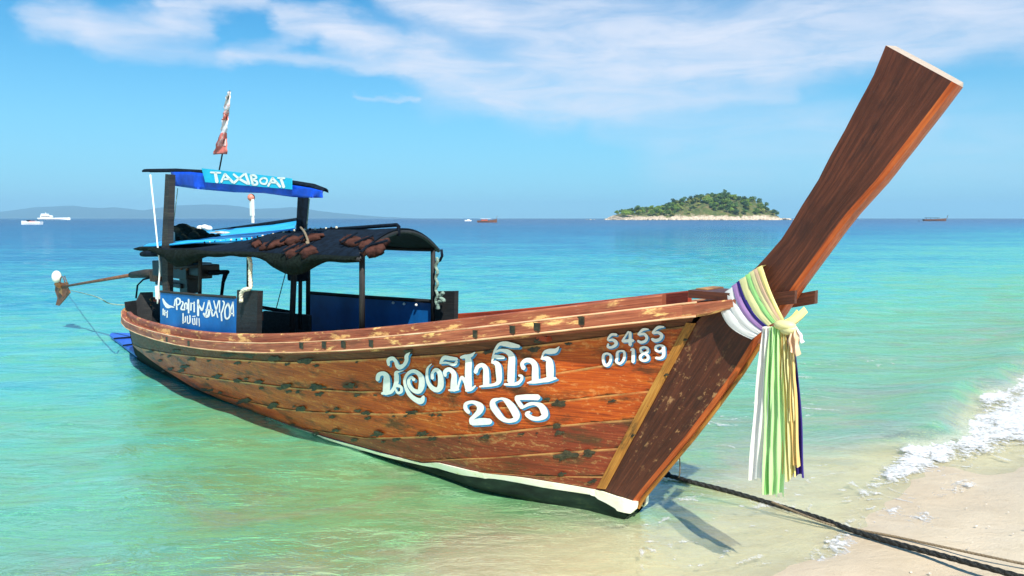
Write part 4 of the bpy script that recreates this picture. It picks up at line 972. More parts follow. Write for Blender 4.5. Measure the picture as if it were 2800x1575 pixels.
# ropes
def rope(name, pts, r, mat, label, cat='rope', n=8, twist=0.0, group=None, dens=8):
    P = np.array(pts, float); Q = []
    for i in range(len(P) - 1):
        p0_, p1, p2, p3 = P[max(i - 1, 0)], P[i], P[i + 1], P[min(i + 2, len(P) - 1)]
        for s in np.linspace(0, 1, dens, endpoint=False):
            Q.append(.5 * ((2 * p1) + (-p0_ + p2) * s + (2 * p0_ - 5 * p1 + 4 * p2 - p3) * s * s + (-p0_ + 3 * p1 - 3 * p2 + p3) * s ** 3))
    Q.append(P[-1]); Q = np.array(Q)
    mb = MB()
    if twist:
        L = np.concatenate([[0], np.cumsum(np.linalg.norm(np.diff(Q, axis=0), axis=1))]); m_ = max(int(L[-1] / twist * 6), 20)
        m_ = min(m_, 500); q = np.linspace(0, L[-1], m_); C = np.stack([np.interp(q, L, Q[:, i]) for i in range(3)], 1)
        d = np.gradient(C, axis=0); d /= np.linalg.norm(d, axis=1)[:, None]; a = np.cross(d, (0, 0, 1.0)); a /= np.maximum(np.linalg.norm(a, axis=1)[:, None], 1e-3); b_ = np.cross(d, a)
        for k_ in range(3):
            an = q / twist * 2 * math.pi + k_ * 2.094; mb.tube(C + (a * np.cos(an)[:, None] + b_ * np.sin(an)[:, None]) * r * .42, r * .70, 6)
    else: mb.tube(Q, r, n)
    o = mb.build(name, mat, None, smooth=True, base=Q[0]); return tag(o, label, cat, group)
# cream rope wound on the near post
pts = []
pts = [P3(684, 683, -.64), P3(676, 686, -.67), P3(676, 694, -.69), P3(682, 706, -.69), P3(685, 725, -.69), P3(684, 750, -.69), P3(685, 772, -.69), P3(684, 788, -.70)]
pts += [P3(672, 791, -.72), P3(662, 797, -.73), P3(659, 812, -.73), P3(660, 826, -.73)]
rope('wound_rope', pts, .019, M_ROPE, 'thick cream rope tied down a canopy post and looped over the dark upright board', twist=.10)
pts = [P3(1194 + 2.5 * math.sin(i * .8), 705 + 4.0 * i, TF - .09) for i in range(36)]
rope('hanging_rope', pts, .014, M_GROPE, 'grey-green tangled rope hanging down the front far canopy post', dens=3)
pts = [P3(1212, 800, TF - .12), P3(1203, 812, TF - .12), P3(1214, 822, TF - .12), P3(1200, 826, TF - .12), P3(1198, 845, TF - .12)]
rope('rope_knot', pts, .018, M_GROPE, 'small tangle of grey-green rope on the far upright board')
rope('white_line', [P3(411, 478, -.62), P3(420, 560, -.62), P3(431, 672, -.62), P3(437, 730, -.64), P3(433, 790, -.66), P3(431, 830, -.66)], .009, M_WHITE, 'thin white line running from the sign canopy down to the stern', dens=4)
rope('white_fender', [P3(430, 782, -.60), P3(431, 800, -.60), P3(432, 818, -.60)], .026, M_WHITE, 'short white plastic fender hanging beside the stern panel', 'fender')
for (a_, b_, t_, lb) in (((486, 515), (476, 600), -.3, 'thin grey stay line below the stern end of the taxi sign'), ((846, 543), (838, 632), -.3, 'thin grey stay line below the front end of the taxi sign'), ((785, 730), (755, 845), .2, 'slack thin line hanging in the cabin opening')):
    rope('stay_line', [P3(*a_, t_), P3(*b_, t_)], .005, M_GROPE, lb, dens=2)
rope('roof_line', [P3(822, 622, -.36), P3(832, 634, -.5), P3(841, 655, -.62), P3(843, 668, -.66), P3(838, 662, -.66)], .010, M_TAN, 'short tan rope end hanging from the foot of the short mast', dens=4)

# hanging ornament below the sign
hp = P3(687, 540, -.45)
orn = thing('hanging_tassel', hp, 'small red and white float with a white tassel hanging below the taxi sign', 'tassel')
mb = MB(); mb.tube([P3(686, 526, -.45), hp + UP * .05], .004, 5); mb.build('cord', M_BLACK, orn)
mb = MB(); mb.ball(hp, (.035, .035, .035), 12, 8); mb.build('float', plain('faded_red', (.62, .20, .14), .6, .3, 25), orn, smooth=True)
mb = MB(); mb.box(P3(689, 565, -.45), D * .022, N * .012, UP * .085); mb.box(P3(691, 592, -.45), D * .013, N * .008, UP * .06); mb.build('tassel', M_WHITE, orn)

# flag
fp = P3(600, 466, -.1)
fl = thing('flag', fp, 'faded red and white flag wrapped round a thin pole above the taxi sign', 'flag')
mb = MB(); mb.tube([P3(599, 468, -.1), P3(612, 400, -.1), P3(628, 248, -.1)], .009, 6); mb.build('pole', M_POST, fl, smooth=True)
MR, MWt, MPk = plain('flag_red', (.66, .16, .12), .8, .2, 20), plain('flag_white', (.78, .70, .70), .8, .1, 20), plain('flag_pink', (.72, .40, .36), .8, .2, 20)
def flagpart(y0, y1, w0, w1, mats):
    nn = 15; mb = MB(); A = []
    for i in range(nn):
        f = i / (nn - 1); y = y0 + (y1 - y0) * f; xc = np.interp(y, [248, 420], [627, 606]); wv = w0 + (w1 - w0) * f + 1.0 * math.sin(i * 1.7)
        A.append([P3(xc + wv * s + (1 if s < 0 else -.5) * math.sin(y * .3), y + abs(s) * 3 * math.sin(y * .11), -.12 + .02 * math.sin(s * 4 + y * .1)) for s in np.linspace(-.8, .5, 7)])
    mb.slab(A, N * .004); return mb.build('cloth', mats, fl, smooth=True)
flagpart(250, 300, 6, 13, MWt); flagpart(285, 320, 10, 12, MPk); flagpart(308, 330, 11, 12, MR); flagpart(325, 368, 13, 12, MWt); flagpart(360, 421, 12, 30, MR); flagpart(362, 400, 8, 18, MPk)

# ------------------------------------------------------------------ prayer ribbons
rb = thing('ribbon_garland', P3(2150, 890, -.15), 'bundle of white, purple, green and yellow ribbons knotted round the prow', 'ribbon garland')
def sat(name, col, rough=.45): 
    m, t, n, b, out = material(name); uv = nd(t, 'ShaderNodeUVMap').outputs[0]
    f = n.noise(n.scale(uv, (2, 30, 1)), 2, 4, .6)
    t.links.new(n.mix(n.mapr(f, .3, .7), tuple(c * .88 for c in col), tuple(min(1, c * 1.05) for c in col)), b.inputs['Base Color'])
    b.inputs['Roughness'].default_value = rough
    tl = nd(t, 'ShaderNodeBsdfTranslucent'); tl.inputs[0].default_value = tuple(col) + (1,); mx = nd(t, 'ShaderNodeMixShader'); mx.inputs[0].default_value = .25
    t.links.new(b.outputs[0], mx.inputs[1]); t.links.new(tl.outputs[0], mx.inputs[2]); t.links.new(mx.outputs[0], out.inputs[0])
    return m
RW = sat('ribbon_white', (.95, .92, .86)); RP = sat('ribbon_purple', (.50, .28, .58)); RN = sat('ribbon_indigo', (.04, .02, .22)); RG = sat('ribbon_green', (.45, .88, .30)); RL = sat('ribbon_pale_green', (.62, .92, .42))
RY = sat('ribbon_yellow', (.93, .82, .30)); RC = sat('ribbon_pale_yellow', (.88, .82, .40)); RO = sat('ribbon_orange', (.95, .66, .24)); RE = sat('ribbon_peach', (.90, .62, .40))
# wraps: (start px on the back edge), (end px at the knot), width, sag
WR = [((1978, 805), (2066, 920), 28, 24, RW), ((1996, 789), (2078, 910), 24, 20, RW), ((2010, 776), (2090, 901), 17, 17, RP), ((2020, 768), (2096, 894), 11, 14, RN), ((2032, 759), (2106, 888), 22, 12, RC), ((2047, 748), (2118, 882), 16, 10, RG), ((2058, 740), (2128, 882), 17, 8, RC), ((2068, 734), (2136, 882), 16, 6, RE), ((2076, 729), (2144, 884), 12, 5, RY)]
for i, (a_, b_, wd_, sag, mt) in enumerate(WR):
    A = []; a_, b_ = np.array(a_, float), np.array(b_, float); d = (b_ - a_) / np.linalg.norm(b_ - a_); nn2 = np.array([-d[1], d[0]])
    for f in np.linspace(0, 1, 14):
        c_ = a_ + (b_ - a_) * f + nn2 * sag * math.sin(math.pi * f) * 1.0
        row = []
        for s in np.linspace(-1, 1, 7):
            ww = wd_ * (1 - .35 * f) * .72
            q_ = c_ + nn2 * s * ww * -1
            bulge = .006 * (1 - s * s) + .003 * math.sin(s * 9 + f * 5)
            row.append(P3(q_[0], q_[1], -TS - .034 - .003 * i - .040 * f - bulge))
        A.append(row)
    # run on round the back of the prow
    first = [p + N * .0 for p in A[0]]; back = [[p + N * k2 for p in first] for k2 in (.16, .08)]
    A = back + A
    mb = MB(); mb.grid(A, uv=[(i2 * .05, j * .01) for i2 in range(len(A)) for j in range(7)])
    o = mb.build('ribbon', mt, rb, smooth=True)
# the right-hand pieces coming from the front edge
for (a_, b_, wd_, mt, dt) in (((2204, 846), (2148, 886), 16, RY, .02), ((2196, 858), (2146, 892), 14, RC, .0), ((2182, 850), (2150, 878), 9, RO, .01)):
    A = []; a_, b_ = np.array(a_, float), np.array(b_, float); d = (b_ - a_) / np.linalg.norm(b_ - a_); nn2 = np.array([-d[1], d[0]])
    for f in np.linspace(0, 1, 9):
        c_ = a_ + (b_ - a_) * f + np.array([0, 5 * math.sin(math.pi * f)]); A.append([P3(*(c_ + nn2 * s * wd_ * .6), .05 - .21 * f - .01 * (1 - s * s)) for s in np.linspace(-1, 1, 5)])
    mb = MB(); mb.grid(A, uv=[(i2 * .05, j * .01) for i2 in range(9) for j in range(5)]); mb.build('ribbon', mt, rb, smooth=True)
mb = MB(); kp = P3(2146, 890, -.19); mb.ball(kp, (.06, .035, .028), 12, 8, axes=[D, N, UP]); mb.ball(kp + D * .02 - UP * .02, (.05, .03, .03), 10, 8, axes=[D, N, UP]); mb.build('knot', RC, rb, smooth=True)
# hanging tails: x top, x bottom, y bottom, width, material, depth
TL = [(2098, 2070, 1312, 30, RW, 0), (2106, 2088, 1312, 26, RW, .02), (2094, 2062, 1180, 16, RW, .035), (2112, 2101, 1348, 12, RG, .0), (2116, 2111, 1350, 30, RL, -.01), (2130, 2130, 1350, 30, RL, -.012), (2138, 2149, 1292, 16, RO, .01), (2143, 2158, 1312, 15, RC, .0),
      (2150, 2166, 1300, 16, RY, .01), (2158, 2175, 1275, 18, RO, .0), (2160, 2180, 1305, 22, RN, .03), (2146, 2151, 1310, 12, plain('ribbon_black', (.01, .01, .01), .6), .035), (2160, 2168, 1150, 16, RC, .0), (2168, 2176, 966, 22, RE, -.02), (2172, 2186, 935, 18, RW, .0)]
for i, (x0, x1, yb, wd_, mt, dd_) in enumerate(TL):
    A = []; ph = random.random() * 6
    p_top = P3(x0, 893, -.19)
    for f in np.linspace(0, 1, 26):
        y_ = 893 + (yb - 893) * f; xc = x0 + (x1 - x0) * f + 1.2 * math.sin(f * 7 + ph); ww = wd_ * 1.35 * (.45 + .55 * min(1, f * 2.2))
        row = []
        for s in np.linspace(-1, 1, 15):
            q_ = P3(xc + s * ww * .5, y_ + (5 * math.sin(s * 3 + ph) + 4 * s * math.sin(ph * 2)) * max(0, f - .8) * 5, -.19)
            row.append(q_ + N * (dd_ * min(1, f * 3) + .016 * math.sin(s * 6.5 + ph + 1.2 * f) * (1 - .25 * f) + .006 * math.sin(f * 11 + ph + s * 2)))
        A.append(row)
    mb = MB(); mb.grid(A, uv=[(i2 * .03, j * .012) for i2 in range(26) for j in range(15)]); mb.build('ribbon_tail', mt, rb, smooth=True)

# ------------------------------------------------------------------ ropes on the beach
def gp(x, y, dz=.02): 
    p = onz(x, y, 0)
    for _ in range(4): p = onz(x, y, max(float(bed(p[0], p[1])), 0) + dz)
    return p
pts = [gp(1790, 1292, .03), gp(1823, 1299, .03), gp(1900, 1320, .02), gp(2000, 1345, .015), gp(2120, 1380, .015), gp(2250, 1420, .02), gp(2330, 1450, .03), gp(2450, 1486, .035), gp(2600, 1526, .04), gp(2800, 1580, .045), gp(3100, 1665, .03)]
rope('anchor_rope', pts, .016, M_BROPE, 'thick black wet rope running from under the prow up the beach to the right', twist=.16)
pts = [gp(2110, 1372, .04), gp(2250, 1428, .02), gp(2350, 1449, .02), gp(2450, 1468, .02), gp(2600, 1500, .02), gp(2800, 1542, .02), gp(3050, 1590, .02)]
rope('thin_rope', pts, .007, M_TAN, 'thin brown cord lying beside the thick black rope on the sand', twist=.05)
mb = MB(); mb.ball(gp(1823, 1297, .04), (.03, .03, .025), 10, 8); tag(mb.build('rope_weight', M_NAVY, None, smooth=True, base=gp(1823, 1297, .04)), 'small dark weight at the seaward end of the black rope', 'weight')
rope('short_line', [P3(1852, 1222, .09), P3(1858, 1250, .12), P3(1859, 1290, .15), P3(1856, 1305, .17)], .004, M_TAN, 'thin tan line hanging from the foot of the prow into the water')
rope('stern_line', [B3(-8.05, -.1, .72), P3(300, 830, -.3), P3(252, 808, -.3), onz(175, 790, -.0) * .999], .008, M_GROPE, 'thin slack mooring line leading from the stern out over the water', dens=6)
# blue board floating at the stern
bl = [onz(300, 921, .03), onz(306, 915, .03), onz(368, 917, .03), onz(402, 973, .03), onz(388, 980, .03), onz(374, 977, .03)]
bb_ = thing('floating_board', bl[0], 'flat blue painted board floating against the stern', 'board')
mb = MB(); k6 = len(bl); mb.add(bl + [p + UP * .035 for p in bl], [tuple(range(k6)), tuple(range(2 * k6 - 1, k6 - 1, -1))] + [(i, k6 + i, k6 + (i + 1) % k6, (i + 1) % k6) for i in range(k6)]); mb.build('deck', plain('board_blue', (.02, .10, .50), .4, .15, 6), bb_)
for f in (.25, .6):
    a_ = bl[0] * (1 - f) + bl[5] * f; c_ = bl[2] * (1 - f) + bl[3] * f; mb = MB(); mb.box((a_ + c_) / 2 + UP * .045, (c_ - a_) * .48, np.array([.02, .03, 0]), UP * .012); mb.build('batten', M_NAVY, bb_)

# ------------------------------------------------------------------ foam
m, t, n, b, out = material('foam'); dn_ = nd(t, 'ShaderNodeAttribute', attribute_name='froth').outputs['Fac']; gf_ = nd(t, 'ShaderNodeTexCoord').outputs['Object']; trf = nd(t, 'ShaderNodeBsdfTransparent'); mxf = nd(t, 'ShaderNodeMixShader')
t.links.new(n.mapr(n.m('ADD', dn_, n.m('MULTIPLY', n.m('SUBTRACT', n.noise(gf_, 70, 3, .7), .5), 1.1)), .0, .85), mxf.inputs[0]); t.links.new(trf.outputs[0], mxf.inputs[1]); t.links.new(b.outputs[0], mxf.inputs[2]); t.links.new(mxf.outputs[0], out.inputs[0])
b.inputs['Base Color'].default_value = (.60, .60, .60, 1); b.inputs['Roughness'].default_value = .5; b.inputs['Subsurface Weight'].default_value = .0
M_FOAM = m
def fbm(x, y, sc, o=4):
    return mn.fractal(Vector((x * sc, y * sc, 3.1)), .7, 2.1, o)
FP = [((2830, 1130, 100), (2640, 1200, 62), 1.0), ((2640, 1190, 62), (2500, 1235, 48), .95), ((2560, 1240, 48), (2440, 1300, 38), .95), ((2440, 1300, 36), (2360, 1350, 26), .7), ((2790, 1040, 50), (2700, 1090, 40), .9), ((2330, 1440, 46), (2270, 1530, 60), .62), ((2350, 1545, 50), (2280, 1620, 55), .6), ((2530, 1430, 36), (2400, 1400, 30), .45), ((2500, 1370, 30), (2640, 1330, 30), .40)]
foam_v, foam_f, foam_d = [], [], []
def foam_patch(x0_, x1_, y0_, y1_, cs, fn, quad=False):
    xs = np.arange(x0_, x1_, cs); ys = np.arange(y0_, y1_, cs)
    XX, YY = np.meshgrid(xs, ys)
    wv_ = YY * fw[1] + (0 - H) * fw[2]; PX = CX + FPX * XX / wv_; PY = CY - FPX * (YY * upv[1] + (0 - H) * upv[2]) / wv_
    hh, den = fn(XX, YY, PX, PY); keep = hh > 0; zb_ = np.maximum(bed(XX, YY), 0)
    G = np.full(XX.shape, -1, int)
    for j, i in zip(*np.where(keep)):
        G[j, i] = len(foam_v); foam_v.append((xs[i] + random.uniform(-.45, .45) * cs, ys[j] + random.uniform(-.45, .45) * cs, zb_[j, i] + hh[j, i])); foam_d.append(den[j, i])
    jj, ii = np.where(keep[:-1, :-1] & keep[1:, :-1] & keep[:-1, 1:] & keep[1:, 1:])
    foam_f.extend([(G[j, i], G[j, i + 1], G[j + 1, i + 1], G[j + 1, i]) for j, i in zip(jj, ii)])
def wave_foam(XX, YY, PX, PY):
    MK = np.zeros_like(XX); hh = np.zeros_like(XX); den = np.zeros_like(XX)
    for (x0, y0, r0), (x1, y1, r1), am in FP:
        dx, dy = x1 - x0, y1 - y0; tt_ = np.clip(((PX - x0) * dx + (PY - y0) * dy) / (dx * dx + dy * dy), 0, 1)
        dd_ = np.hypot(PX - x0 - dx * tt_, PY - y0 - dy * tt_) / (r0 + (r1 - r0) * tt_)
        MK = np.maximum(MK, am * np.clip(1.35 - dd_, 0, 1))
    for j, i in zip(*np.where(MK > .02)):
        x, y = XX[j, i], YY[j, i]; f1_ = fbm(x, y, 1.6, 3); f2_ = fbm(x + 7, y, 8, 4); f3_ = fbm(x, y + 5, 30, 3)
        v = MK[j, i] * 1.15 + f1_ * .35 + f2_ * .38 + f3_ * .42 - .46 + (random.random() - .5) * .16
        if v > 0: hh[j, i] = .003 + .013 * min(v, 1) * (.5 + 1.0 * abs(f2_) + .5 * abs(f3_)); den[j, i] = v * 1.1
    return hh, den
foam_patch(1.35, 7.6, 3.3, 9.6, .0095, wave_foam)
def lace(XX, YY, PX, PY):
    hh = np.zeros_like(XX); den = np.zeros_like(XX); s_l, d_l = shore(XX, YY)
    reg_ = (PX > 1700) & (PX < 2900) & (PY > 900) & (PY < 1640) & (d_l > -.1) & (d_l < 3.2)
    for j, i in zip(*np.where(reg_)):
        x, y = XX[j, i], YY[j, i]; wx = x + .25 * mn.noise(Vector((x * 2.2, y * 2.2, 0))); wy = y + .25 * mn.noise(Vector((x * 2.2, y * 2.2, 9)))
        r_ = 1 - abs(mn.noise(Vector((wx * 2.6, wy * 4.0, 5)))) * 2 ; r2_ = 1 - abs(mn.noise(Vector((wx * 6.5, wy * 9.0, 2)))) * 2
        big = mn.noise(Vector((x * .8, y * .8, 4)))
        v = .62 * r_ + .38 * r2_ - .855 + .10 * big + .05 * (random.random() - .5) - .02 * max(0, d_l[j, i] - 1.2)
        if v > 0: hh[j, i] = .004 + .003 * random.random(); den[j, i] = .12 + v * 3.0
    return hh, den
foam_patch(.6, 7.5, 3.6, 10.5, .013, lace)
fo = obj('foam', foam_v, foam_f, M_FOAM, smooth=True, attr={'froth': foam_d}); tag(fo, 'white foam of a small wave breaking on the sand', 'foam', kind='stuff')

M_SHELL = plain('shell', (.62, .56, .48), .6, .4, 40); mb = MB()
for i in range(170):
    px_, py_ = 2150 + 900 * random.random(), 1230 + 420 * random.random(); p = onz(px_, py_, 0); 
    if float(bed(p[0], p[1])) < .02: continue
    p[2] = float(bed(p[0], p[1])) + .003; r_ = .002 + .006 * random.random() ** 2; mb.ball(p, (r_ * 1.4, r_, r_ * .6), 5, 3)
tag(mb.build('shell_bits', M_SHELL, None), 'small shell and coral bits scattered on the sand', 'shells', kind='stuff')

# ------------------------------------------------------------------ island
M_ROCK = plain('pale_rock', (.44, .36, .27), .9, .4, .5, bump=.0)
m, t, n, b, out = material('island_ground'); g = nd(t, 'ShaderNodeTexCoord').outputs['Object']
sz = nd(t, 'ShaderNodeSeparateXYZ'); t.links.new(g, sz.inputs[0])
f = n.noise(g, .12, 6, .65); gr = n.ramp(f, [(.35, (.035, .055, .012)), (.5, (.08, .10, .02)), (.65, (.16, .12, .05))])
rk = n.ramp(n.noise(g, .5, 6, .7), [(.3, (.20, .14, .09)), (.5, (.46, .36, .26)), (.7, (.60, .50, .40))])
hgt_ = n.m('ADD', sz.outputs[2], n.m('MULTIPLY', n.m('SUBTRACT', n.noise(g, .08, 4, .6), .5), -14.0))
t.links.new(n.mix(n.mapr(hgt_, 3.5, 6.0), rk, gr), b.inputs['Base Color']); b.inputs['Roughness'].default_value = .95; M_ISL = m
DI = 900.0; kp_ = DI / FPX
prof = np.array([(1652, 0), (1668, 6), (1690, 14), (1720, 17), (1760, 20), (1800, 24), (1830, 32), (1860, 42), (1900, 50), (1940, 56), (1975, 60), (2010, 54), (2040, 48), (2060, 36), (2080, 20), (2096, 8), (2112, 2), (2130, 0)], float)
xi = np.linspace(1650, 2132, 150); yd = np.linspace(-1, 1, 34); A = []
for s in yd:
    row = []
    for x in xi:
        hmax = np.interp(x, prof[:, 0], prof[:, 1]) * kp_ * .98
        hv = hmax * max(0, 1 - abs(s) ** 2.2) ** .8
        wx = (x - CX) * kp_; yy = DI + s * 62 * min(1, hmax / 9 + .15)
        nz = mn.fractal(Vector((wx * .06, yy * .06, 1)), .8, 2, 5)
        lowc = 2.4 * min(1, hv / 2.0) * (1 + mn.noise(Vector((wx * .3, yy * .3, 0))))
        row.append((wx, yy, hv * (1 + .22 * nz) + lowc * .6 - .8))
    A.append(row)
mb = MB(); mb.grid(np.array(A)[:, ::-1]); isl = mb.build('island', M_ISL, None, smooth=False, base=((1880 - CX) * kp_, DI, 0)); tag(isl, kind='structure')
IA = np.array(A)
def isl_h(x, s): 
    j = int(np.clip(np.searchsorted(xi, x), 0, len(xi) - 1)); i = int(np.clip((s + 1) / 2 * (len(yd) - 1), 0, len(yd) - 1)); return IA[i, j]
# trees: three kinds, copied
def leafmat(name, c0, c1):
    m, t, n, b, out = material(name); oi = nd(t, 'ShaderNodeObjectInfo'); g = nd(t, 'ShaderNodeTexCoord').outputs['Object']
    f = n.m('ADD', n.m('MULTIPLY', n.noise(g, .9, 4, .6), .7), n.m('MULTIPLY', oi.outputs['Random'], .45))
    t.links.new(n.mix(n.mapr(f, .3, .8), c0, c1), b.inputs['Base Color']); b.inputs['Roughness'].default_value = .7; return m
ML = [leafmat('leaf_dark', (.02, .05, .014), (.06, .13, .02)), leafmat('leaf_green', (.06, .12, .012), (.18, .28, .03)), leafmat('leaf_olive', (.12, .15, .025), (.26, .28, .05))]
M_TRUNK = plain('bark', (.14, .10, .07), .9, .3, 2)
protos = []
for kx in range(3):
    r_ = thing('island_tree', (0, 0, 0), 'x', 'tree'); Hh = (5.5, 4.5, 3.2)[kx]; cw = (2.6, 2.7, 2.4)[kx]
    mb = MB(); mb.tube([(0, 0, -1), (.1, 0, Hh * .35), (.25, .1, Hh * .6), (.3, .1, Hh * .85)], [.22, .17, .11, .05], 6)
    for a_ in range(3): mb.tube([(.2, 0, Hh * .45), (cw * .6 * math.cos(a_ * 2.1), cw * .6 * math.sin(a_ * 2.1), Hh * .75)], [.09, .03], 5)
    mb.build('trunk', M_TRUNK, r_)
    mb = MB(); gg = np.random.default_rng(kx)
    for c_ in range(11):
        th_ = gg.random() * 6.28; rr = cw * .62 * math.sqrt(gg.random()); cc = np.array([rr * math.cos(th_), rr * math.sin(th_), Hh * (.62 + .36 * gg.random()) - rr * .25]); cr = cw * (.28 + .22 * gg.random())
        for l_ in range(44):
            v = gg.normal(size=3); v /= np.linalg.norm(v); p = cc + v * cr * (.6 + .5 * gg.random()) * np.array([1, 1, .8]); a_ = gg.normal(size=3); a_ /= np.linalg.norm(a_); b_ = np.cross(a_, v); b_ /= max(np.linalg.norm(b_), .1); sz_ = .20 + .22 * gg.random()
            mb.add([p - a_ * sz_, p + b_ * sz_, p + a_ * sz_, p - b_ * sz_], [(0, 1, 2, 3)])
    mb.build('crown', ML[kx], r_); protos.append(r_)
def copy_tree(root, loc, sc, rz, label, group=None):
    c = root.copy(); COL.objects.link(c); c.location = loc; c.scale = (sc, sc, sc); c.rotation_euler = (0, 0, rz); c['label'] = label
    if group: c['group'] = group
    for ch in root.children:
        d = ch.copy(); COL.objects.link(d); d.parent = c
    return c
gt = np.random.default_rng(21)
spots = []
for i in range(600):
    x = 1690 + 395 * gt.random(); s = -1 + 1.35 * gt.random(); p = isl_h(x, s)
    if p[2] < 3.6: continue
    if p[2] < 8 and gt.random() < .45: continue
    spots.append((x, s, p))
spots = spots[:288]
special = [(1712, -.2, 0, 1.0, 'lone dark tree standing apart at the left end of the island'), (1968, -.1, 0, 1.1, 'dark round tree on the very top of the island'), (1940, -.1, 1, .95, 'tree just left of the island summit'), (1858, -.15, 0, 1.0, 'dark tree on the left shoulder of the island hill'), (2012, -.15, 0, 1.0, 'dark tree on the right shoulder of the island hill'), (1990, -.1, 0, 1.15, 'dark bluish tree just right of the island summit'), (1778, -.2, 0, .8, 'small tree on the low left slope of the island')]
for (x, s, kd, sc, lb) in special:
    p = isl_h(x, s); copy_tree(protos[kd], (p[0], p[1], p[2] - .3), sc, x, lb, 'trees on the island')
def place_word(x, z):
    a_ = 'at the left end' if x < 1760 else 'on the left slope' if x < 1860 else 'left of the summit' if x < 1950 else 'right of the summit' if x < 2025 else 'on the right slope'
    return a_ + (', low above the rocks' if z < 9 else ', halfway up' if z < 17 else ', near the crest')
LBS = ['dark green bushy tree in the island wood', 'mid green bushy tree in the island wood', 'low olive shrubby tree in the island wood']
first = [True] * 3
for (x, s, p) in spots:
    kd = int(gt.choice([0, 1, 2], p=[.3, .4, .3])); sc = .85 + .75 * gt.random()
    loc = (p[0] + gt.normal() * .5, p[1], p[2] - .4)
    lbx = LBS[kd].replace(' in the island wood', '') + ' ' + place_word(x, p[2]) + ' of the island'
    if first[kd]:
        protos[kd].location = loc; protos[kd].scale = (sc,) * 3; protos[kd]['label'] = lbx; protos[kd]['group'] = 'trees on the island'; first[kd] = False
        continue
    copy_tree(protos[kd], loc, sc, gt.random() * 6.28, lbx, 'trees on the island')
# boulders round the shore
def boulder_mesh(seed):
    bm = bmesh.new(); bmesh.ops.create_icosphere(bm, subdivisions=2, radius=1)
    for v in bm.verts: v.co *= 1 + .35 * mn.noise(v.co * 1.3 + Vector((seed * 5, 0, 0))); v.co.z *= .7
    me = bpy.data.meshes.new('boulder'); bm.to_mesh(me); bm.free(); me.materials.append(M_ROCK); return me
bms = [boulder_mesh(i) for i in range(4)]
def boulder(x, Yd, z, sc, lb, g='boulders round the island shore'):
    o = bpy.data.objects.new('boulder', random.choice(bms)); COL.objects.link(o); o.location = ((x - CX) / FPX * Yd, Yd, z); o.scale = (sc * random.uniform(.8, 1.6), sc, sc * random.uniform(.5, 1)); o.rotation_euler = (random.random() * .3, random.random() * .3, random.random() * 6); tag(o, lb, 'boulder', g); return o
for i in range(70):
    x = 1660 + 445 * i / 69 + random.uniform(-3, 3); boulder(x, DI - 58 * min(1, np.interp(x, prof[:, 0], prof[:, 1]) * kp_ / 9 + .15) - random.random() * 3, .3, random.uniform(.9, 2.6), 'pale boulder at the waterline ' + ('at the left tip' if i < 9 else 'below the left slope' if i < 25 else 'below the summit' if i < 52 else 'below the right slope' if i < 62 else 'at the right tip') + ' of the island')
for (x, sc, lb) in ((2122, 1.2, 'low rock just right of the island'), (2132, 2.2, 'rounded rock at the left end of the islet beside the prow'), (2143, 3.2, 'tallest rock of the islet beside the prow'), (2155, 2.6, 'right rock of the islet beside the prow'), (2168, 1.3, 'low end rock of the islet touching the prow'), (2178, 1.0, 'small flat rock nearest the prow'), (1604, 1.0, 'small left rock out to sea left of the island'), (1614, 1.3, 'middle rock out to sea left of the island'), (1624, .9, 'small right rock out to sea left of the island')):
    boulder(x, DI, .2 if sc < 2 else .9, sc, lb, None)

# ------------------------------------------------------------------ far mountains
MD = 12400.0; km = MD / FPX
M_MT = plain('mountain_forest', (.01, .03, .04), .95, .3, .004)
mp = np.array([(-500, 14), (-300, 24), (-100, 16), (0, 16), (60, 24), (110, 31), (210, 35), (250, 30), (280, 28), (320, 31), (360, 26), (400, 22), (440, 28), (480, 35), (560, 38), (620, 37), (660, 33), (700, 26), (740, 27), (800, 31), (830, 28), (870, 21), (930, 15), (980, 10), (1040, 5), (1100, 2), (1150, 0)], float)
xm = np.linspace(-500, 1150, 260); A = []
for s in np.linspace(-1, 1, 15):
    row = []
    for x in xm:
        h_ = np.interp(x, mp[:, 0], mp[:, 1]) * km; nz = mn.fractal(Vector((x * .02, s * 2, 0)), .8, 2, 5)
        row.append(((x - CX) * km, MD + s * 900, max(h_ * (1 - abs(s) ** 1.5) * (1 + .18 * nz * abs(s)) + (nz * 6 if s == 0 else 0), -2) - 1))
    A.append(row)
mb = MB(); mb.grid(np.array(A)[:, ::-1]); mt_ = mb.build('mountains', M_MT, None, smooth=True, base=(-3000, MD, 0)); tag(mt_, kind='structure')

# ------------------------------------------------------------------ far boats
M_BW = plain('boat_white', (.80, .80, .78), .4, .05, 2); M_BG = plain('boat_glass', (.05, .07, .09), .2, .2, 1); M_BR = plain('boat_red', (.5, .10, .06), .6, .2, 2); M_BK = plain('boat_brown', (.12, .05, .03), .6, .3, 1)
def hull_loft(c, L, wdt, h, mat, par, name='hull', bow=1, rise=.35, stern=.1):
    A = []; n_ = 17
    for i in range(n_):
        f = i / (n_ - 1); x = (f - .5) * L * bow; bwid = wdt * .5 * (1 - max(0, (f - .45) / .55) ** 2.2) * (.85 + .15 * min(1, f * 5)); sh = h * (1 + rise * max(0, f - .5) * 2 + stern * (1 - f))
        A.append([np.array(c) + np.array((x, yy * bwid, zz)) for yy, zz in ((-1, sh), (-.95, sh * .5), (-.6, -.2), (0, -.35), (.6, -.2), (.95, sh * .5), (1, sh))])
    A = np.array(A); mb = MB(); mb.grid(A); mb.add([A[i, 0] - UP * .05 for i in range(n_)] + [A[i, -1] - UP * .05 for i in range(n_)], [(i, i + 1, n_ + i + 1, n_ + i) for i in range(n_ - 1)]); e = A[0]; mb.add(e, [tuple(range(7))]); return mb.build(name, mat, par)
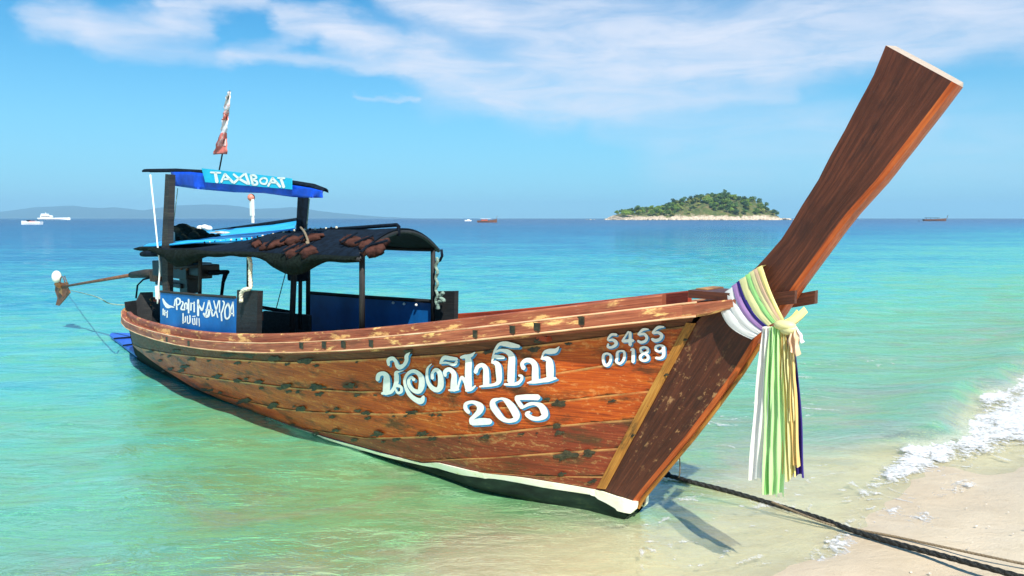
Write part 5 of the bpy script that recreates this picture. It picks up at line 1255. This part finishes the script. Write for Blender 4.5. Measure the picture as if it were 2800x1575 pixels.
def at(x, y): p = onz(x, y, 0); return p
c = at(86, 614)
sb_ = thing('speedboat', c, 'small white speedboat with a dark windscreen near the left edge of the sea', 'boat')
hull_loft(c, 6.2, 2.2, .85, M_BW, sb_, bow=-1)
mb = MB(); mb.box(c + np.array((.3, 0, 1.35)), (1.9, 0, 0), (0, .8, 0), (0, 0, .06)); mb.build('sun_roof', M_BG, sb_)
mb = MB(); [mb.tube([c + np.array((sx_, sy_, .8)), c + np.array((sx_, sy_, 1.35))], .05, 6) for sx_ in (-1.4, 1.9) for sy_ in (-.7, .7)]; mb.build('frame', M_BW, sb_)
mb = MB(); mb.box(c + np.array((-.9, 0, 1.05)), (.15, 0, 0), (0, .75, 0), (.1, 0, .25)); mb.build('windscreen', M_BG, sb_)
mb = MB(); mb.box(c + np.array((.6, 0, .95)), (.9, 0, 0), (0, .6, 0), (0, 0, .16)); mb.build('seat', M_BR, sb_)
c = onz(150, 601.2, 0); c = c * np.array([1, 1, 1])
sc_ = c[1] / FPX
yt = thing('motor_yacht', c, 'long low white motor yacht beyond the speedboat on the left horizon', 'boat')
hull_loft(c, 84 * sc_, 9, 2.4, M_BW, yt, bow=1, rise=.2)
for (o_, l_, z0, z1) in ((-22, 30, 2.3, 5.6), (-26, 18, 5.6, 7.6)):
    mb = MB(); mb.box(c + np.array((o_ * sc_, 0, (z0 + z1) / 2)), (l_ * sc_ / 2, 0, 0), (0, 3, 0), (0, 0, (z1 - z0) / 2)); o = mb.build('deckhouse', M_BW, yt); bv = o.modifiers.new('bevel', 'BEVEL'); bv.width = 1.2; bv.segments = 2
mb = MB(); mb.box(c + np.array((-21 * sc_, 0, 4.2)), (12 * sc_, 0, 0), (0, 3.05, 0), (0, 0, .5)); mb.build('window_band', M_BG, yt)
mb = MB(); mb.tube([c + np.array((-24 * sc_, 0, 7.6)), c + np.array((-24 * sc_, 0, 9.5))], .2, 6); mb.build('mast', M_BW, yt)
c = at(1332, 608.5); sc_ = c[1] / FPX
lb_ = thing('distant_longtail', c, 'small dark long-tail boat with canopy and thin mast far out at the centre', 'boat')
hull_loft(c, 54 * sc_, 1.7, .8, M_BK, lb_, bow=1, rise=1.0, stern=.2)
mb = MB(); mb.box(c + np.array((-.6, 0, 1.7)), (2.4, 0, 0), (0, .8, 0), (0, 0, .06)); mb.build('canopy', M_BW, lb_)
mb = MB(); [mb.tube([c + np.array((sx_, 0, .6)), c + np.array((sx_, 0, 1.7))], .06, 6) for sx_ in (-2.8, -.6, 1.6)]; mb.build('posts', M_BK, lb_)
mb = MB(); mb.tube([c + np.array((4.0, 0, 1.0)), c + np.array((4.6, 0, 3.0))], [.10, .06], 6); mb.build('prow', M_BK, lb_)
mb = MB(); mb.box(c + np.array((-1.2, 0, 1.1)), (1.5, 0, 0), (0, .5, 0), (0, 0, .3)); mb.build('cargo', M_BR, lb_)
c = onz(1280, 605, 0)
wb = thing('small_white_boat', c, 'tiny white boat left of the distant long-tail boat', 'boat'); hull_loft(c, 4.5, 1.6, .7, M_BW, wb, bow=-1); mb = MB(); mb.box(c + np.array((.3, 0, .95)), (.8, 0, 0), (0, .5, 0), (0, 0, .25)); mb.build('cabin', M_BW, wb)
c = onz(2556, 604.5, 0); sc_ = c[1] / FPX
fb = thing('ferry_boat', c, 'dark long boat with wake under the right horizon beyond the prow', 'boat')
hull_loft(c, 62 * sc_, 3, 1.2, M_BK, fb, bow=1, rise=.6)
mb = MB(); mb.box(c + np.array((-2, 0, 2.3)), (4.5, 0, 0), (0, 1.3, 0), (0, 0, .15)); mb.build('canopy', M_BG, fb)
mb = MB(); [mb.tube([c + np.array((sx_, 0, 1)), c + np.array((sx_, 0, 2.3))], .12, 6) for sx_ in (-6, -3, 0, 2)]; mb.build('posts', M_BK, fb)
mb = MB(); mb.tube([c + np.array((8.2, 0, 1.6)), c + np.array((9.0, 0, 4.2))], .15, 6); mb.build('prow', M_BK, fb)
wk = onz(2525, 605, 0); mb = MB()
for i in range(24): mb.ball(wk + np.array((random.uniform(-5, 5), random.uniform(-2, 2), random.uniform(0, .25))), (random.uniform(.6, 1.6), .6, .3), 6, 4)
tag(mb.build('wake', M_FOAM, None, smooth=True, base=wk), 'white wake foam behind the ferry boat', 'wake', kind='stuff')

# ------------------------------------------------------------------ haze
HAZE = True
if HAZE:
    m = bpy.data.materials.new('haze'); m.use_nodes = True; t = m.node_tree; t.nodes.clear(); out = nd(t, 'ShaderNodeOutputMaterial'); pv = nd(t, 'ShaderNodeVolumePrincipled')
    pv.inputs['Color'].default_value = (.42, .76, 1.0, 1); pv.inputs['Density'].default_value = 1.1e-4; pv.inputs['Anisotropy'].default_value = .0
    t.links.new(pv.outputs[0], out.inputs['Volume'])
    mb = MB(); mb.box((0, 0, 140), (14500, 0, 0), (0, 14500, 0), (0, 0, 164)); hz = mb.build('haze', m, None); tag(hz, kind='stuff')
    hz['label'] = 'thin blue sea haze'
S.cycles.use_denoising = True
S.cycles.max_bounces = 8; S.cycles.transparent_max_bounces = 12; S.cycles.volume_bounces = 0
